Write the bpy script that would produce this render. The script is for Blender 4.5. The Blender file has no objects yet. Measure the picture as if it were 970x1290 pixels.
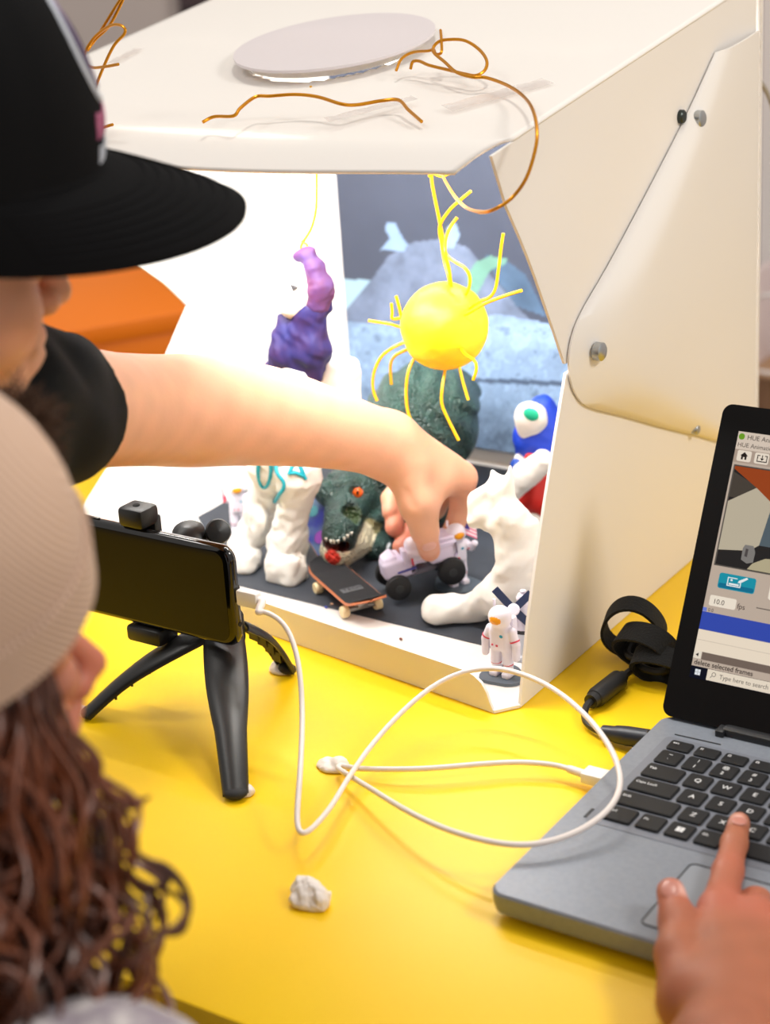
import bpy, bmesh, math, random
import numpy as np
from mathutils import Vector, Matrix

# ---------------------------------------------------------------- camera, world, lights, exposure
scene = bpy.context.scene
IW, IH, FPX = 970.0, 1290.0, 2300.0769
CEN = np.array([0.4267885, -0.9395080, 0.6138160])          # metres; table top is z = 0
RC = np.array([[0.83332446, 0.54900096, -0.06456222],
               [0.15425332, -0.34310128, -0.92654596],
               [-0.53082601, 0.76215448, -0.37059992]])      # rows: camera right, down, forward
cam_d = bpy.data.cameras.new('camera')
cam = bpy.data.objects.new('camera', cam_d)
scene.collection.objects.link(cam)
M = Matrix(((RC[0][0], -RC[1][0], -RC[2][0], CEN[0]), (RC[0][1], -RC[1][1], -RC[2][1], CEN[1]),
            (RC[0][2], -RC[1][2], -RC[2][2], CEN[2]), (0, 0, 0, 1)))
cam.matrix_world = M
cam_d.sensor_fit = 'VERTICAL'
cam_d.sensor_height = 36.0
cam_d.sensor_width = 36.0 * IW / IH
cam_d.lens = FPX / IH * 36.0
cam_d.clip_start = 0.05
cam_d.dof.use_dof = True
cam_d.dof.focus_distance = 1.27
cam_d.dof.aperture_fstop = 5.6
scene.camera = cam

scene.view_settings.view_transform = 'Standard'
scene.view_settings.look = 'None'
scene.view_settings.gamma = 1.0
scene.view_settings.use_curve_mapping = False
scene.view_settings.exposure = 0.0

world = bpy.data.worlds.new('room_light')
scene.world = world
world.use_nodes = True
world.node_tree.nodes['Background'].inputs[0].default_value = (1.0, 0.95, 0.90, 1)
world.node_tree.nodes['Background'].inputs[1].default_value = 0.58


def area_light(name, loc, target, size, power, color, size_y=None):
    d = bpy.data.lights.new(name, 'AREA')
    d.energy = power
    d.color = color
    d.size = size
    if size_y:
        d.shape = 'RECTANGLE'
        d.size_y = size_y
    o = bpy.data.objects.new(name, d)
    scene.collection.objects.link(o)
    o.location = loc
    v = Vector(target) - Vector(loc)
    o.rotation_euler = v.to_track_quat('-Z', 'Y').to_euler()
    return o


area_light('ceiling_light_back', (-0.30, 0.55, 2.35), (-0.1, -0.1, 0), 0.26, 15, (1.0, 0.95, 0.86))
area_light('ceiling_light_right', (1.35, 0.05, 1.45), (-0.05, 0.0, 0.1), 0.36, 17, (1.0, 0.97, 0.92))
area_light('ceiling_light_left', (-1.5, -0.5, 2.1), (-0.2, -0.2, 0), 0.5, 9, (1.0, 0.96, 0.90))
area_light('box_led_light_front', (-0.40, 0.072, 0.371), (-0.40, 0.30, 0.08), 0.40, 2.9, (1.0, 0.99, 0.97), 0.02)
area_light('box_led_light_rear', (-0.40, 0.270, 0.398), (-0.40, 0.40, 0.05), 0.40, 2.1, (1.0, 0.99, 0.97), 0.02)

# ---------------------------------------------------------------- pixel -> place helpers
def ray(x, y):
    return RC.T @ np.array([(x - IW / 2) / FPX, (y - IH / 2) / FPX, 1.0])


def at(x, y, z=None, X=None, Y=None, d=None):
    r = ray(x, y)
    if d is not None:
        t = d
    elif z is not None:
        t = (z - CEN[2]) / r[2]
    elif X is not None:
        t = (X - CEN[0]) / r[0]
    else:
        t = (Y - CEN[1]) / r[1]
    return CEN + t * r


def at_plane(x, y, p0, n):
    r = ray(x, y)
    p0 = np.array(p0, float)
    n = np.array(n, float)
    return CEN + ((p0 - CEN) @ n) / (r @ n) * r


TOP_N = np.array([0, -0.135, 1.0])
TOP_P = np.array([0, 0, 0.389])
def top_z(y):
    return 0.389 + 0.135 * y
def at_top(x, y, lift=0.0):
    return at_plane(x, y, TOP_P + np.array([0, 0, lift]), TOP_N)


def camvec(x, y, z):
    """direction given as right / down / forward of the view, in world axes"""
    return RC.T @ np.array([x, y, z], float)


def unit(v):
    v = np.array(v, float)
    return v / np.linalg.norm(v)

# ---------------------------------------------------------------- materials
def lin(c):
    out = []
    for v in c[:3]:
        v = v / 255.0
        out.append(v / 12.92 if v <= 0.04045 else ((v + 0.055) / 1.055) ** 2.4)
    return tuple(out) + (1.0,)


MATS = {}
def mat(name, rgb=(200, 200, 200), rough=0.5, metal=0.0, bump=None, var=None, sss=0.0, emit=None, trans=0.0,
        coat=0.0, vcol=False, spec=0.5, sheen=0.0, alpha=1.0, wave=None, transl=0.0, bumptex='noise', sss_rad=None):
    if name in MATS:
        return MATS[name]
    m = bpy.data.materials.new(name)
    m.use_nodes = True
    nt = m.node_tree
    N, L = nt.nodes, nt.links
    b = N['Principled BSDF']
    b.inputs['Base Color'].default_value = lin(rgb)
    b.inputs['Roughness'].default_value = rough
    b.inputs['Metallic'].default_value = metal
    b.inputs['Specular IOR Level'].default_value = spec
    b.inputs['Transmission Weight'].default_value = trans
    b.inputs['Coat Weight'].default_value = coat
    b.inputs['Sheen Weight'].default_value = sheen
    b.inputs['Alpha'].default_value = alpha
    if sss:
        b.inputs['Subsurface Weight'].default_value = sss
        b.inputs['Subsurface Radius'].default_value = sss_rad or (1.0, 0.35, 0.2)
        b.inputs['Subsurface Scale'].default_value = 0.004
    if emit:
        b.inputs['Emission Color'].default_value = lin(rgb)
        b.inputs['Emission Strength'].default_value = emit
    tc = N.new('ShaderNodeTexCoord')
    src = None
    if vcol:
        a = N.new('ShaderNodeAttribute')
        a.attribute_name = 'Col'
        src = a.outputs['Color']
        L.new(src, b.inputs['Base Color'])
        if emit:
            L.new(src, b.inputs['Emission Color'])
    if var:
        rgb2, scale, detail = var[0], var[1], (var[2] if len(var) > 2 else 3)
        n = N.new('ShaderNodeTexNoise')
        n.inputs['Scale'].default_value = scale
        n.inputs['Detail'].default_value = detail
        L.new(tc.outputs['Object'], n.inputs['Vector'])
        mr = N.new('ShaderNodeMapRange')
        mr.inputs[1].default_value = 0.35
        mr.inputs[2].default_value = 0.65
        L.new(n.outputs['Fac'], mr.inputs[0])
        mx = N.new('ShaderNodeMix')
        mx.data_type = 'RGBA'
        mx.inputs[6].default_value = lin(rgb)
        mx.inputs[7].default_value = lin(rgb2)
        if src is not None:
            L.new(src, mx.inputs[6])
            mx.blend_type = 'MULTIPLY'
        L.new(mr.outputs[0], mx.inputs[0])
        L.new(mx.outputs[2], b.inputs['Base Color'])
    if bump or wave:
        bp = N.new('ShaderNodeBump')
        if wave:
            w = N.new('ShaderNodeTexWave')
            w.bands_direction = wave[2] if len(wave) > 2 else 'X'
            w.inputs['Scale'].default_value = wave[0]
            w.inputs['Distortion'].default_value = 0.4
            bp.inputs['Strength'].default_value = wave[1]
            L.new(tc.outputs['Object'], w.inputs['Vector'])
            L.new(w.outputs['Fac'], bp.inputs['Height'])
        elif bumptex == 'voronoi':
            w = N.new('ShaderNodeTexVoronoi')
            w.inputs['Scale'].default_value = bump[0]
            bp.inputs['Strength'].default_value = bump[1]
            L.new(tc.outputs['Object'], w.inputs['Vector'])
            L.new(w.outputs['Distance'], bp.inputs['Height'])
            bp.invert = True
        else:
            w = N.new('ShaderNodeTexNoise')
            w.inputs['Scale'].default_value = bump[0]
            w.inputs['Detail'].default_value = 4
            bp.inputs['Strength'].default_value = bump[1]
            L.new(tc.outputs['Object'], w.inputs['Vector'])
            L.new(w.outputs['Fac'], bp.inputs['Height'])
        bp.inputs['Distance'].default_value = bump[2] if bump and len(bump) > 2 else 0.001
        L.new(bp.outputs['Normal'], b.inputs['Normal'])
    if transl:
        t = N.new('ShaderNodeBsdfTranslucent')
        t.inputs['Color'].default_value = lin(rgb)
        ms = N.new('ShaderNodeMixShader')
        ms.inputs[0].default_value = transl
        L.new(b.outputs[0], ms.inputs[1])
        L.new(t.outputs[0], ms.inputs[2])
        L.new(ms.outputs[0], N['Material Output'].inputs['Surface'])
    MATS[name] = m
    return m

# ---------------------------------------------------------------- object helpers
COL = scene.collection
WLOC = {}
def tag(o, label=None, cat=None, group=None, kind=None):
    if label: o['label'] = label
    if cat: o['category'] = cat
    if group: o['group'] = group
    if kind: o['kind'] = kind
    return o


def thing(name, label, cat, loc, group=None):
    o = bpy.data.objects.new(name, None)
    o.empty_display_size = 0.02
    COL.objects.link(o)
    o.location = Vector([float(v) for v in loc])
    WLOC[o.name] = np.array(loc, float)
    return tag(o, label, cat, group)


def np_mesh(name, V, F, smooth=True, angle=None, col=None):
    """V (n,3) array; F a (m,k) array or a list of index lists"""
    me = bpy.data.meshes.new(name)
    V = np.asarray(V, np.float32)
    if isinstance(F, np.ndarray):
        k = F.shape[1]
        me.vertices.add(len(V))
        me.vertices.foreach_set('co', V.ravel())
        me.loops.add(F.size)
        me.loops.foreach_set('vertex_index', F.astype(np.int32).ravel())
        me.polygons.add(len(F))
        me.polygons.foreach_set('loop_start', np.arange(0, F.size, k, dtype=np.int32))
        me.update(calc_edges=True)
    else:
        me.from_pydata([tuple(map(float, v)) for v in V], [], [tuple(map(int, f)) for f in F])
    me.validate()
    if smooth:
        me.polygons.foreach_set('use_smooth', np.ones(len(me.polygons), bool))
        if angle:
            me.set_sharp_from_angle(angle=math.radians(angle))
    if col is not None:
        a = me.color_attributes.new('Col', 'FLOAT_COLOR', 'POINT')
        c = np.ones((len(me.vertices), 4), np.float32)
        c[:, :3] = col
        a.data.foreach_set('color', c.ravel())
    return me


def add_obj(name, me, m, parent=None, label=None, cat=None, group=None, kind=None):
    n = len(me.vertices)
    co = np.empty(n * 3, np.float32)
    me.vertices.foreach_get('co', co)
    co = co.reshape(-1, 3)
    lo, hi = co.min(0), co.max(0)
    base = np.array([(lo[0] + hi[0]) / 2, (lo[1] + hi[1]) / 2, lo[2]], float)
    co -= base.astype(np.float32)
    me.vertices.foreach_set('co', co.ravel())
    me.update()
    if m is not None:
        me.materials.append(m)
    o = bpy.data.objects.new(name, me)
    COL.objects.link(o)
    if parent is not None:
        o.parent = parent
        o.location = Vector((base - WLOC[parent.name]).tolist())
    else:
        o.location = Vector(base.tolist())
    WLOC[o.name] = base
    return tag(o, label, cat, group, kind)


def spline(pts, n=8, closed=False):
    P = np.array(pts, float)
    out = []
    m = len(P)
    for i in range(m if closed else m - 1):
        if closed:
            p0, p1, p2, p3 = P[(i - 1) % m], P[i], P[(i + 1) % m], P[(i + 2) % m]
        else:
            p1, p2 = P[i], P[i + 1]
            p0 = P[i - 1] if i > 0 else 2 * p1 - p2
            p3 = P[i + 2] if i + 2 < m else 2 * p2 - p1
        for k in range(n):
            t = k / n
            out.append(0.5 * ((2 * p1) + (-p0 + p2) * t + (2 * p0 - 5 * p1 + 4 * p2 - p3) * t * t
                              + (-p0 + 3 * p1 - 3 * p2 + p3) * t ** 3))
    if not closed:
        out.append(P[-1])
    return np.array(out)


class G:
    """collects shapes of one mesh, in world coordinates"""
    def __init__(s):
        s.V, s.F = [], []

    def add(s, V, F):
        o = len(s.V)
        s.V.extend([tuple(v) for v in V])
        s.F.extend([[i + o for i in f] for f in F])
        return s

    def box(s, c, size, R=None, bevel=0.0, seg=2):
        bm = bmesh.new()
        bmesh.ops.create_cube(bm, size=1.0)
        for v in bm.verts:
            v.co = Vector((v.co.x * size[0], v.co.y * size[1], v.co.z * size[2]))
        if bevel:
            bmesh.ops.bevel(bm, geom=list(bm.edges), offset=bevel, segments=seg, profile=0.5, affect='EDGES')
        s.bm(bm, c, R)
        return s

    def bm(s, bm, c=(0, 0, 0), R=None):
        bm.verts.index_update()
        V = np.array([v.co[:] for v in bm.verts])
        if R is not None:
            V = V @ np.array(R).T
        s.add(V + np.array(c), [[v.index for v in f.verts] for f in bm.faces])
        bm.free()

    def tube(s, path, r, n=8, closed=False, flat=1.0):
        P = np.array(path, float)
        m = len(P)
        rr = np.full(m, r) if np.isscalar(r) else np.interp(np.linspace(0, 1, m), np.linspace(0, 1, len(r)), r)
        T = np.gradient(P, axis=0)
        if closed:
            T = np.roll(P, -1, 0) - np.roll(P, 1, 0)
        T /= np.linalg.norm(T, axis=1)[:, None] + 1e-12
        up = np.array([0.0, 0, 1]) if abs(T[0][2]) < 0.9 else np.array([1.0, 0, 0])
        u = np.cross(T[0], up)
        u /= np.linalg.norm(u)
        V, F = [], []
        for i in range(m):
            u = u - T[i] * (u @ T[i])
            u /= np.linalg.norm(u) + 1e-12
            w = np.cross(T[i], u)
            for k in range(n):
                a = 2 * math.pi * k / n
                V.append(P[i] + rr[i] * (u * math.cos(a) + w * math.sin(a) * flat))
        for i in range(m if closed else m - 1):
            j = (i + 1) % m
            for k in range(n):
                k2 = (k + 1) % n
                F.append([i * n + k, i * n + k2, j * n + k2, j * n + k])
        if not closed:
            F.append(list(range(n))[::-1])
            F.append([(m - 1) * n + k for k in range(n)])
        return s.add(V, F)

    def lathe(s, prof, origin=(0, 0, 0), axis=(0, 0, 1), n=20):
        """prof: (radius, height) list along the axis"""
        ax = unit(axis)
        t = np.array([1.0, 0, 0]) if abs(ax[0]) < 0.9 else np.array([0, 1.0, 0])
        u = unit(np.cross(ax, t))
        w = np.cross(ax, u)
        V, F = [], []
        for r, h in prof:
            for k in range(n):
                a = 2 * math.pi * k / n
                V.append(np.array(origin) + ax * h + max(r, 1e-6) * (u * math.cos(a) + w * math.sin(a)))
        m = len(prof)
        for i in range(m - 1):
            for k in range(n):
                k2 = (k + 1) % n
                F.append([i * n + k, i * n + k2, (i + 1) * n + k2, (i + 1) * n + k])
        F.append(list(range(n))[::-1])
        F.append([(m - 1) * n + k for k in range(n)])
        return s.add(V, F)

    def ell(s, c, r, R=None, n=20, m=12):
        V, F = [], []
        r = (r, r, r) if np.isscalar(r) else r
        R = np.eye(3) if R is None else np.array(R)
        for i in range(m + 1):
            th = math.pi * i / m
            for k in range(n):
                a = 2 * math.pi * k / n
                V.append(np.array(c) + R @ np.array([r[0] * math.sin(th) * math.cos(a), r[1] * math.sin(th) * math.sin(a), r[2] * math.cos(th)]))
        for i in range(m):
            for k in range(n):
                k2 = (k + 1) % n
                F.append([i * n + k, (i + 1) * n + k, (i + 1) * n + k2, i * n + k2])
        return s.add(V, F)

    def prism(s, pts, vec):
        """flat outline pushed along vec"""
        P = np.array(pts, float)
        n = len(P)
        V = np.vstack([P, P + np.array(vec)])
        F = [list(range(n))[::-1], [n + i for i in range(n)]]
        for i in range(n):
            j = (i + 1) % n
            F.append([i, j, n + j, n + i])
        return s.add(V, F)

    def sheet(s, grid, thick, direction=None):
        """grid (a,b,3) of points -> closed sheet of a thickness"""
        g = np.array(grid, float)
        a, b = g.shape[:2]
        du = np.gradient(g, axis=0)
        dv = np.gradient(g, axis=1)
        nn = np.cross(du, dv)
        nn /= np.linalg.norm(nn, axis=2)[..., None] + 1e-12
        if direction is not None:
            nn = np.zeros_like(nn) + np.array(direction)
        V = np.vstack([g.reshape(-1, 3), (g + nn * thick).reshape(-1, 3)])
        N = a * b
        F = []
        idx = lambda i, j: i * b + j
        for i in range(a - 1):
            for j in range(b - 1):
                q = [idx(i, j), idx(i + 1, j), idx(i + 1, j + 1), idx(i, j + 1)]
                F.append(q[::-1])
                F.append([k + N for k in q])
        for i in range(a - 1):
            F.append([idx(i, 0), idx(i + 1, 0), idx(i + 1, 0) + N, idx(i, 0) + N])
            F.append([idx(i + 1, b - 1), idx(i, b - 1), idx(i, b - 1) + N, idx(i + 1, b - 1) + N])
        for j in range(b - 1):
            F.append([idx(0, j + 1), idx(0, j), idx(0, j) + N, idx(0, j + 1) + N])
            F.append([idx(a - 1, j), idx(a - 1, j + 1), idx(a - 1, j + 1) + N, idx(a - 1, j) + N])
        return s.add(V, F)

    def build(s, name, m, parent=None, label=None, cat=None, group=None, kind=None, smooth=True, angle=40, col=None):
        me = np_mesh(name, np.array(s.V), s.F, smooth, angle, col)
        bm = bmesh.new()
        bm.from_mesh(me)
        bmesh.ops.recalc_face_normals(bm, faces=bm.faces)
        bm.to_mesh(me)
        bm.free()
        return add_obj(name, me, m, parent, label, cat, group, kind)


def text_mesh(body, size, O, X, Y, lift, extrude=0.0, align='LEFT', bold=0.0):
    """flat lettering as mesh points: O origin, X reading direction, Y up direction of the letters"""
    cu = bpy.data.curves.new('lettering', 'FONT')
    cu.body = body
    cu.size = size
    cu.align_x = align
    cu.extrude = extrude
    cu.offset = bold
    cu.resolution_u = 3
    o = bpy.data.objects.new('lettering', cu)
    COL.objects.link(o)
    me = bpy.data.meshes.new_from_object(o)
    bpy.data.objects.remove(o)
    X, Y = np.array(X, float), np.array(Y, float)
    Z = np.cross(X, Y)
    V = np.array([v.co[:] for v in me.vertices]).reshape(-1, 3)
    F = [list(p.vertices) for p in me.polygons]
    V = np.array(O) + V[:, :1] * X + V[:, 1:2] * Y + (V[:, 2:3] + lift) * Z
    bpy.data.meshes.remove(me)
    return V, F

# ---------------------------------------------------------------- distance-field shapes (bodies, clay)
def cap(a, b, ra, rb=None):
    a, b = np.array(a, np.float32), np.array(b, np.float32)
    rb = ra if rb is None else rb
    ba = b - a
    L2 = float(ba @ ba) + 1e-12
    def f(P):
        pa = P - a
        t = np.clip(pa @ ba / L2, 0, 1)
        return np.linalg.norm(pa - t[:, None] * ba, axis=1) - (ra + (rb - ra) * t)
    return f


def chain(pts, rs, k=0.004):
    return smooth_union(k, *[cap(pts[i], pts[i + 1], rs[i], rs[i + 1]) for i in range(len(pts) - 1)])


def ellf(c, r, R=None):
    c = np.array(c, np.float32)
    r = np.array(r, np.float32)
    R = None if R is None else np.array(R, np.float32)     # columns = local axes
    def f(P):
        q = P - c
        if R is not None:
            q = q @ R
        k0 = np.linalg.norm(q / r, axis=1)
        k1 = np.linalg.norm(q / (r * r), axis=1) + 1e-9
        return k0 * (k0 - 1.0) / k1
    return f


def boxf(c, h, rad, R=None):
    c = np.array(c, np.float32)
    h = np.array(h, np.float32)
    R = None if R is None else np.array(R, np.float32)
    def f(P):
        q = P - c
        if R is not None:
            q = q @ R
        q = np.abs(q) - (h - rad)
        return np.linalg.norm(np.maximum(q, 0), axis=1) + np.minimum(q.max(1), 0) - rad
    return f


def smin(a, b, k):
    h = np.maximum(k - np.abs(a - b), 0) / k
    return np.minimum(a, b) - h * h * k * 0.25


def smooth_union(k, *fs):
    def f(P):
        d = fs[0](P)
        for g in fs[1:]:
            d = smin(d, g(P), k)
        return d
    return f


def union(*fs):
    def f(P):
        d = fs[0](P)
        for g in fs[1:]:
            d = np.minimum(d, g(P))
        return d
    return f


def carve(f0, g, k=0.003):
    def f(P):
        return -smin(-f0(P), g(P), k)
    return f


def halfspace(p, n):
    p, n = np.array(p, np.float32), unit(n).astype(np.float32)
    return lambda P: (P - p) @ n


def lumpy(f0, amp, scale, seed=0):
    rs = np.random.RandomState(seed)
    A = [(rs.normal(size=(3, 3)) * scale * (1.0 if i < 3 else 2.1), rs.rand(3) * 6.28, 1.0 if i < 3 else 0.45) for i in range(6)]
    def f(P):
        n = np.zeros(len(P), np.float32)
        for m, ph, w in A:
            q = P @ m.astype(np.float32) + ph.astype(np.float32)
            n += w * np.sin(q[:, 0]) * np.sin(q[:, 1] + 1.3 * np.sin(q[:, 2]))
        return f0(P) + amp * n * 0.5
    return f


def sdf_mesh(name, f, lo, hi, h, colfn=None, smooth_it=0):
    lo, hi = np.array(lo, float), np.array(hi, float)
    B = 8
    nb = np.maximum(1, np.ceil((hi - lo) / (h * B)).astype(int))
    n = nb * B + 1
    cx = [lo[i] + (np.arange(nb[i]) + 0.5) * B * h for i in range(3)]
    C = np.stack(np.meshgrid(*cx, indexing='ij'), -1).reshape(-1, 3).astype(np.float32)
    dc = np.concatenate([f(C[i:i + 200000]) for i in range(0, len(C), 200000)])
    act = np.abs(dc) < B * h * 1.25
    sgn = np.where(dc > 0, 1.0, -1.0).astype(np.float32).reshape(nb)
    V = np.ones(n, np.float32)
    V[:-1, :-1, :-1] = np.repeat(np.repeat(np.repeat(sgn, B, 0), B, 1), B, 2)
    ids = np.argwhere(act.reshape(nb))
    loc = np.stack(np.meshgrid(*[np.arange(B + 1)] * 3, indexing='ij'), -1).reshape(-1, 3)
    for s in range(0, len(ids), 250):
        blk = ids[s:s + 250]
        I = (blk[:, None, :] * B + loc[None]).reshape(-1, 3)
        d = f((lo + I * h).astype(np.float32))
        V[I[:, 0], I[:, 1], I[:, 2]] = d
    S = V < 0
    a = S[:-1, :-1, :-1]
    anyS, allS = a.copy(), a.copy()
    for dx, dy, dz in ((1, 0, 0), (0, 1, 0), (0, 0, 1), (1, 1, 0), (1, 0, 1), (0, 1, 1), (1, 1, 1)):
        q = S[dx:n[0] - 1 + dx, dy:n[1] - 1 + dy, dz:n[2] - 1 + dz]
        anyS |= q
        allS &= q
    cells = np.argwhere(anyS & ~allS)
    vid = np.full(n, -1, np.int32)
    vid[cells[:, 0], cells[:, 1], cells[:, 2]] = np.arange(len(cells))
    corner = np.array([(x, y, z) for x in (0, 1) for y in (0, 1) for z in (0, 1)])
    val = np.stack([V[cells[:, 0] + c[0], cells[:, 1] + c[1], cells[:, 2] + c[2]] for c in corner], 1)
    acc = np.zeros((len(cells), 3))
    cnt = np.zeros(len(cells))
    for i in range(8):
        for j in range(i + 1, 8):
            if np.abs(corner[i] - corner[j]).sum() == 1:
                va, vb = val[:, i], val[:, j]
                m = (va < 0) != (vb < 0)
                t = np.where(m, va / (va - vb + 1e-20), 0)
                acc += m[:, None] * (corner[i] + t[:, None] * (corner[j] - corner[i]))
                cnt += m
    P = lo + (cells + acc / cnt[:, None]) * h
    quads = []
    for ax in range(3):
        e = [slice(None)] * 3
        e2 = [slice(None)] * 3
        e[ax] = slice(0, -1)
        e2[ax] = slice(1, None)
        A, Bm = S[tuple(e)], S[tuple(e2)]
        E = np.argwhere(A != Bm)
        u, w = (ax + 1) % 3, (ax + 2) % 3
        E = E[(E[:, u] > 0) & (E[:, w] > 0)]
        flip = A[E[:, 0], E[:, 1], E[:, 2]]
        ou, ow = np.zeros(3, int), np.zeros(3, int)
        ou[u], ow[w] = 1, 1
        g = lambda q: vid[q[:, 0], q[:, 1], q[:, 2]]
        Q = np.stack([g(E - ou - ow), g(E - ow), g(E), g(E - ou)], 1)
        Q[~flip] = Q[~flip][:, ::-1]
        quads.append(Q)
    Q = np.concatenate(quads)
    Q = Q[(Q >= 0).all(1)]
    if smooth_it:
        for _ in range(smooth_it):
            s = np.zeros_like(P)
            c = np.zeros(len(P))
            for k in range(4):
                np.add.at(s, Q[:, k], P[Q[:, (k + 1) % 4]])
                np.add.at(c, Q[:, k], 1)
            P = P * 0.5 + 0.5 * s / np.maximum(c, 1)[:, None]
    col = colfn(P) if colfn else None
    return np_mesh(name, P, Q, True, None, col)


def clay(name, f, pts, m, parent=None, h=0.0016, pad=0.03, colfn=None, smooth_it=0, **kw):
    P = np.array(pts, float).reshape(-1, 3)
    me = sdf_mesh(name, f, P.min(0) - pad, P.max(0) + pad, h, colfn, smooth_it)
    return add_obj(name, me, m, parent, **kw)


def rgbf(c):
    return np.array(lin(c)[:3], np.float32)

# ================================================================ the setting
FLOOR_Z = -0.72
G().box((-0.5, 0.8, FLOOR_Z - 0.03), (6.6, 6.4, 0.06)).build('floor', mat('floor_vinyl', (150, 140, 135), 0.45, var=((138, 128, 124), 3.0)), kind='structure')
G().box((-0.8, 3.35, 0.6), (6.0, 0.08, 2.7)).build('wall_back', mat('mauve_wall', (122, 104, 108), 0.8, bump=(90, 0.15)), kind='structure')
px = at(203, 10, Y=2.3)
G().box((px[0] - 1.0, 2.34, 0.55), (2.0, 0.05, 2.5), bevel=0.004).build('wall_partition', mat('beige_partition', (214, 202, 196), 0.7, bump=(80, 0.1)), kind='structure')
rx = -0.62
G().box((rx + 1.25, 1.62, 0.55), (2.5, 0.06, 2.6)).build('wall_right', mat('pale_wall', (232, 226, 224), 0.7, bump=(80, 0.1)), kind='structure')
# low dark case standing behind the partition gap
c = at(222, 22, Y=3.0)
G().box((c[0] - 0.05, 3.05, (FLOOR_Z + c[2]) / 2), (0.16, 0.3, c[2] - FLOOR_Z), bevel=0.012).build(
    'storage_case', mat('case_black', (40, 36, 40), 0.5), label='dark upright storage case in front of the mauve wall', cat='case', smooth=True)

# wall shelf with two curved wire guards and a wicker box, seen right of the light box
t = thing('wall_shelf', 'pale wall shelf unit with white wire guard rails', 'shelf', at(965, 500, Y=1.5))
g0 = at(940, 520, Y=1.5)
wm = mat('white_wire', (240, 235, 232), 0.4)
sm = mat('pale_pink_board', (222, 205, 203), 0.6)
G().box((g0[0] + 0.5, 1.50, g0[2] - 0.02), (1.0, 0.16, 0.018), bevel=0.003).build('shelf_board', sm, t)
for (ya, yb) in ((386, 372), (464, 470)):
    p = [at(939, ya, Y=1.46), at(955, (ya + yb) / 2 - (3 if ya < 400 else 0), Y=1.43), at(972, yb, Y=1.42), at(1040, yb + 4, Y=1.42), at(1200, yb + 20, Y=1.42)]
    g = G()
    g.tube(spline(p, 6), 0.0028, 8)
    g.tube([p[0], p[0] + np.array([0, 0.13, 0])], 0.0028, 8)
    g.build('guard_rail', wm, t)
G().box(g0 + np.array([0.014, 0.0, (at(940, 372, Y=1.5) - g0)[2] / 2 - 0.02]), (0.012, 0.2, 0.3), bevel=0.002).build('shelf_side', sm, t)
c = at(985, 497, Y=1.5)
zb = g0[2] - 0.011
g = G().box((c[0], 1.495, zb + 0.045), (0.09, 0.09, 0.09), bevel=0.006)
wk = g.build('wicker_box', mat('wicker', (150, 112, 82), 0.8, wave=(220, 0.9, 'Z')), label='small woven brown box standing on the wall shelf', cat='box')
G().box((c[0], 1.495, zb + 0.088), (0.094, 0.094, 0.006), bevel=0.002).build('rim', mat('wicker_rim', (178, 142, 110), 0.8), wk)

# ---------------------------------------------------------------- tables
yel = mat('yellow_laminate', (252, 206, 6), 0.42, var=((250, 200, 4), 6.0), bump=(40, 0.03), spec=0.45)
def table(name, label, x0, x1, y0, y1, m, leg_m, rot=0.0, pivot=None):
    t = thing(name, label, 'table', ((x0 + x1) / 2, (y0 + y1) / 2, FLOOR_Z))
    G().box(((x0 + x1) / 2, (y0 + y1) / 2, -0.0125), (x1 - x0, y1 - y0, 0.025), bevel=0.0025).build('tabletop', m, t)
    for yy in (y0 + 0.014, y1 - 0.014):
        G().box(((x0 + x1) / 2, yy, -0.065), (x1 - x0 - 0.004, 0.022, 0.08), bevel=0.002).build('apron', m, t)
    for xx in (x0 + 0.014, x1 - 0.014):
        G().box((xx, (y0 + y1) / 2, -0.065), (0.022, y1 - y0 - 0.06, 0.08), bevel=0.002).build('apron', m, t)
    for xx in (x0 + 0.06, x1 - 0.06):
        for yy in (y0 + 0.06, y1 - 0.06):
            G().tube([(xx, yy, FLOOR_Z), (xx, yy, -0.026)], [0.02, 0.026], 16).build('leg', leg_m, t)
    return t

legm = mat('table_leg_grey', (170, 168, 165), 0.4, metal=0.6)
table('play_table', 'bright yellow table carrying the light box and the laptop', -0.86, 0.95, -0.328, 0.60, yel, legm)
ora = mat('orange_laminate', (255, 132, 4), 0.4, bump=(40, 0.03))
ot = table('play_table', 'orange table standing behind the yellow one beyond the light box', -0.95, 0.75, 0.0, 0.8, ora, legm)
o0, o1 = at(40, 426, z=0.0), at(237, 391, z=0.0)
ang = math.atan2(o1[1] - o0[1], o1[0] - o0[0])
# the near long edge runs through o0-o1
R2 = np.array([[math.cos(ang), -math.sin(ang)], [math.sin(ang), math.cos(ang)]])
ctr = o0[:2] + R2 @ np.array([-0.35, 0.40])
ot.rotation_euler = (0, 0, ang)
ot.location = (ctr[0], ctr[1], FLOOR_Z)

# ================================================================ the folding light box
XL, XR, YF, YB = -0.615, -0.158, 0.045, 0.465
BX0 = np.array([(XL + XR) / 2, (YF + YB) / 2, 0.0])
box = thing('light_box', 'white folding photo light box standing open on the yellow table', 'light box', BX0)
pp = mat('white_plastic_sheet', (240, 235, 230), 0.42, transl=0.08, bump=(30, 0.02))
T = 0.0022
G().prism([(XL, 0.094, 0.0005), (-0.19, 0.050, 0.0005), (XR - 0.002, 0.052, 0.0005), (XR - 0.002, YB, 0.0005), (XL, YB, 0.0005)], (0, 0, T)).build('floor_panel', pp, box)
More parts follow.
